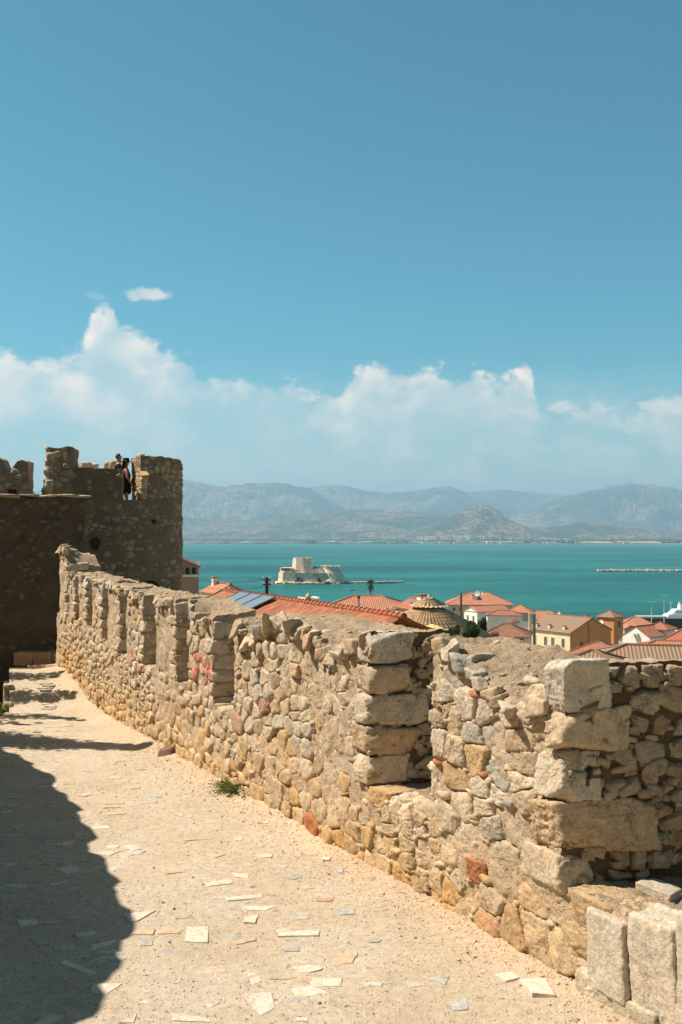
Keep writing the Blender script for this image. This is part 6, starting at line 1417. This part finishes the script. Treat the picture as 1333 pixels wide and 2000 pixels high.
def person(label, loc, yaw, Hs, arms, cloth):
    t = empty('person', loc, label, 'person'); t.rotation_euler = (0, 0, yaw); k = Hs / 1.75
    S = lambda x, y, z: (x * k, y * k, z * k)
    hand = lambda w_, e_: None
    ch = [[(S(0, 0, .95), .13 * k), (S(0, 0, 1.1), .115 * k), (S(0, .01, 1.28), .135 * k), (S(0, 0, 1.42), .10 * k), (S(0, 0, 1.50), .052 * k), (S(0, .015, 1.58), .07 * k), (S(0, .02, 1.66), .088 * k), (S(0, .01, 1.72), .06 * k)]]
    for s_ in (-1, 1):
        ch.append([(S(0, 0, .95), .13 * k), (S(.09 * s_, 0, .88), .095 * k), (S(.10 * s_, .01, .5), .058 * k), (S(.10 * s_, -.01, .28), .055 * k), (S(.10 * s_, -.02, .08), .036 * k), (S(.105 * s_, .08, .03), .034 * k), (S(.11 * s_, .16, .02), .026 * k)])
        el_, wr = arms[0 if s_ < 0 else 1]
        ch.append([(S(0, 0, 1.42), .10 * k), (S(.165 * s_, 0, 1.40), .052 * k), (S(*el_), .038 * k), (S(*wr), .026 * k)])
        d = (Vector(wr) - Vector(el_)).normalized(); sd = d.cross(Vector((0, 0, 1)) if abs(d.z) < .8 else Vector((0, 1, 0))).normalized(); pm_ = Vector(wr) + d * .05; ch.append([(S(*wr), .026 * k), (S(*pm_), .026 * k)])
        for f_ in range(4):
            b0 = pm_ + d * .035 + sd * (.017 * (f_ - 1.5)); ch.append([(S(*pm_), .026 * k), (S(*b0), .0095 * k), (S(*(b0 + d * (.03 + .006 * (f_ in (1, 2))) + Vector((0, 0, -.008)))), .0085 * k), (S(*(b0 + d * (.055 + .008 * (f_ in (1, 2))) + Vector((0, 0, -.022)))), .007 * k)])
        tb_ = Vector(wr) + d * .02 + sd * .03; ch.append([(S(*wr), .026 * k), (S(*tb_), .011 * k), (S(*(tb_ + d * .03 + sd * .015)), .009 * k)])
    bd_ = skin_obj('body', ch, M_SKIN, t)
    hz = 1.665; nose = MB().poly([S(-.012, .10, hz), S(.012, .10, hz), S(0, .125, hz - .015), S(0, .10, hz + .04)], [(0, 1, 2), (0, 2, 3), (1, 3, 2), (0, 3, 1)]).build('nose', M_SKIN, None); nose.parent = t
    for s_ in (-1, 1):
        e_ = MB().lathe(S(.032 * s_, .093, hz + .02), [(.004, -.008), (.011, 0), (.004, .008)], 8).build('eye', M_HAIR, None, True); e_.parent = t
        e_ = MB().lathe(S(.088 * s_, .01, hz - .005), [(.006, -.03), (.016, 0), (.006, .03)], 8).build('ear', M_SKIN, None, True); e_.parent = t
    e_ = MB().box(S(0, .098, hz - .045), S(.045, .012, .010)).build('mouth', plain('lips', (.30, .11, .09), .6), None); e_.parent = t
    for nm, chs, mt in cloth(S, k): skin_obj(nm, chs, mt, t)
    return t
def cl_man(S, k):
    arms_ = man_arms
    tee = [[(S(0, 0, .93), .17 * k), (S(0, 0, 1.1), .155 * k), (S(0, .01, 1.28), .17 * k), (S(0, 0, 1.42), .125 * k), (S(0, 0, 1.475), .062 * k)]]
    for i, s_ in enumerate((-1, 1)):
        e_ = Vector(arms_[i][0]); sh_ = Vector((.165 * s_, 0, 1.40)); tee.append([(S(0, 0, 1.42), .112 * k), (S(*sh_), .068 * k), (S(*sh_.lerp(e_, .65)), .060 * k)])
    sh = [[(S(0, 0, .98), .140 * k), (S(0, 0, .90), .14 * k)]] + [[(S(0, 0, .90), .14 * k), (S(.095 * s_, 0, .80), .10 * k), (S(.10 * s_, .01, .52), .085 * k)] for s_ in (-1, 1)]
    hair = [[(S(0, -.035, 1.60), .07 * k), (S(0, -.02, 1.68), .098 * k), (S(0, .01, 1.735), .082 * k), (S(0, .06, 1.75), .045 * k)]]
    return [('tshirt', tee, M_TEE), ('shorts', sh, M_JEAN), ('hair', hair, M_HAIR)]
def cl_woman(S, k):
    dr = [[(S(0, 0, 1.40), .115 * k), (S(0, .01, 1.28), .160 * k), (S(0, 0, 1.08), .150 * k), (S(0, 0, .92), .185 * k), (S(0, 0, .75), .19 * k), (S(0, 0, .60), .185 * k)]]
    hair = [[(S(0, -.02, 1.68), .098 * k), (S(0, -.06, 1.58), .082 * k), (S(0, -.09, 1.42), .07 * k), (S(0, -.11, 1.25), .05 * k)]]
    return [('dress', dr, M_BLK), ('hair', hair, plain('dark_hair', (.02, .015, .012), .7))]
man_arms = [((-.24, .06, 1.14), (-.12, .26, 1.12)), ((.24, .06, 1.14), (.12, .26, 1.12))]
fz_ = EYE + .77
pmn = person('short haired man in a dark T-shirt looking over the tower parapet', (at(232, 900, 31.9).x, 31.9, fz_ + .06), R(-78), 1.80, man_arms, cl_man)
wa_ = [((-.25, .02, 1.14), (-.20, .16, .92)), ((.25, .02, 1.14), (.20, .16, .92))]
pwn = person('woman in a black hat and sleeveless black dress standing in the tower slit', (at(246.5, 950, 30.9).x, 30.9, fz_ - .06), R(-72), 1.68, wa_, cl_woman)
ht = MB().lathe((0, 0, 0), [(.20, 1.655), (.205, 1.665), (.115, 1.68), (.108, 1.76), (.09, 1.785), (.02, 1.79)], 20).build('hat', M_BLK, None, True); ht.parent = pwn; ht.scale = (.96, .96, .97)
# ------------------------------------------------------------------ the air over the bay
hb_ = MB().box((0, 13800, 585), (52000, 28800, 1192)); m = bpy.data.materials.new('haze_air'); m.use_nodes = True; m.node_tree.nodes.clear(); gg = NG(m.node_tree)
pv = gg.new('ShaderNodeVolumePrincipled'); pv.inputs['Color'].default_value = (.46, .78, 1.0, 1); pv.inputs['Density'].default_value = 9.0e-5; pv.inputs['Anisotropy'].default_value = 0.15
oo = gg.new('ShaderNodeOutputMaterial'); gg.l.new(pv.outputs[0], oo.inputs['Volume'])
tag(hb_.build('haze', m), kind='stuff')
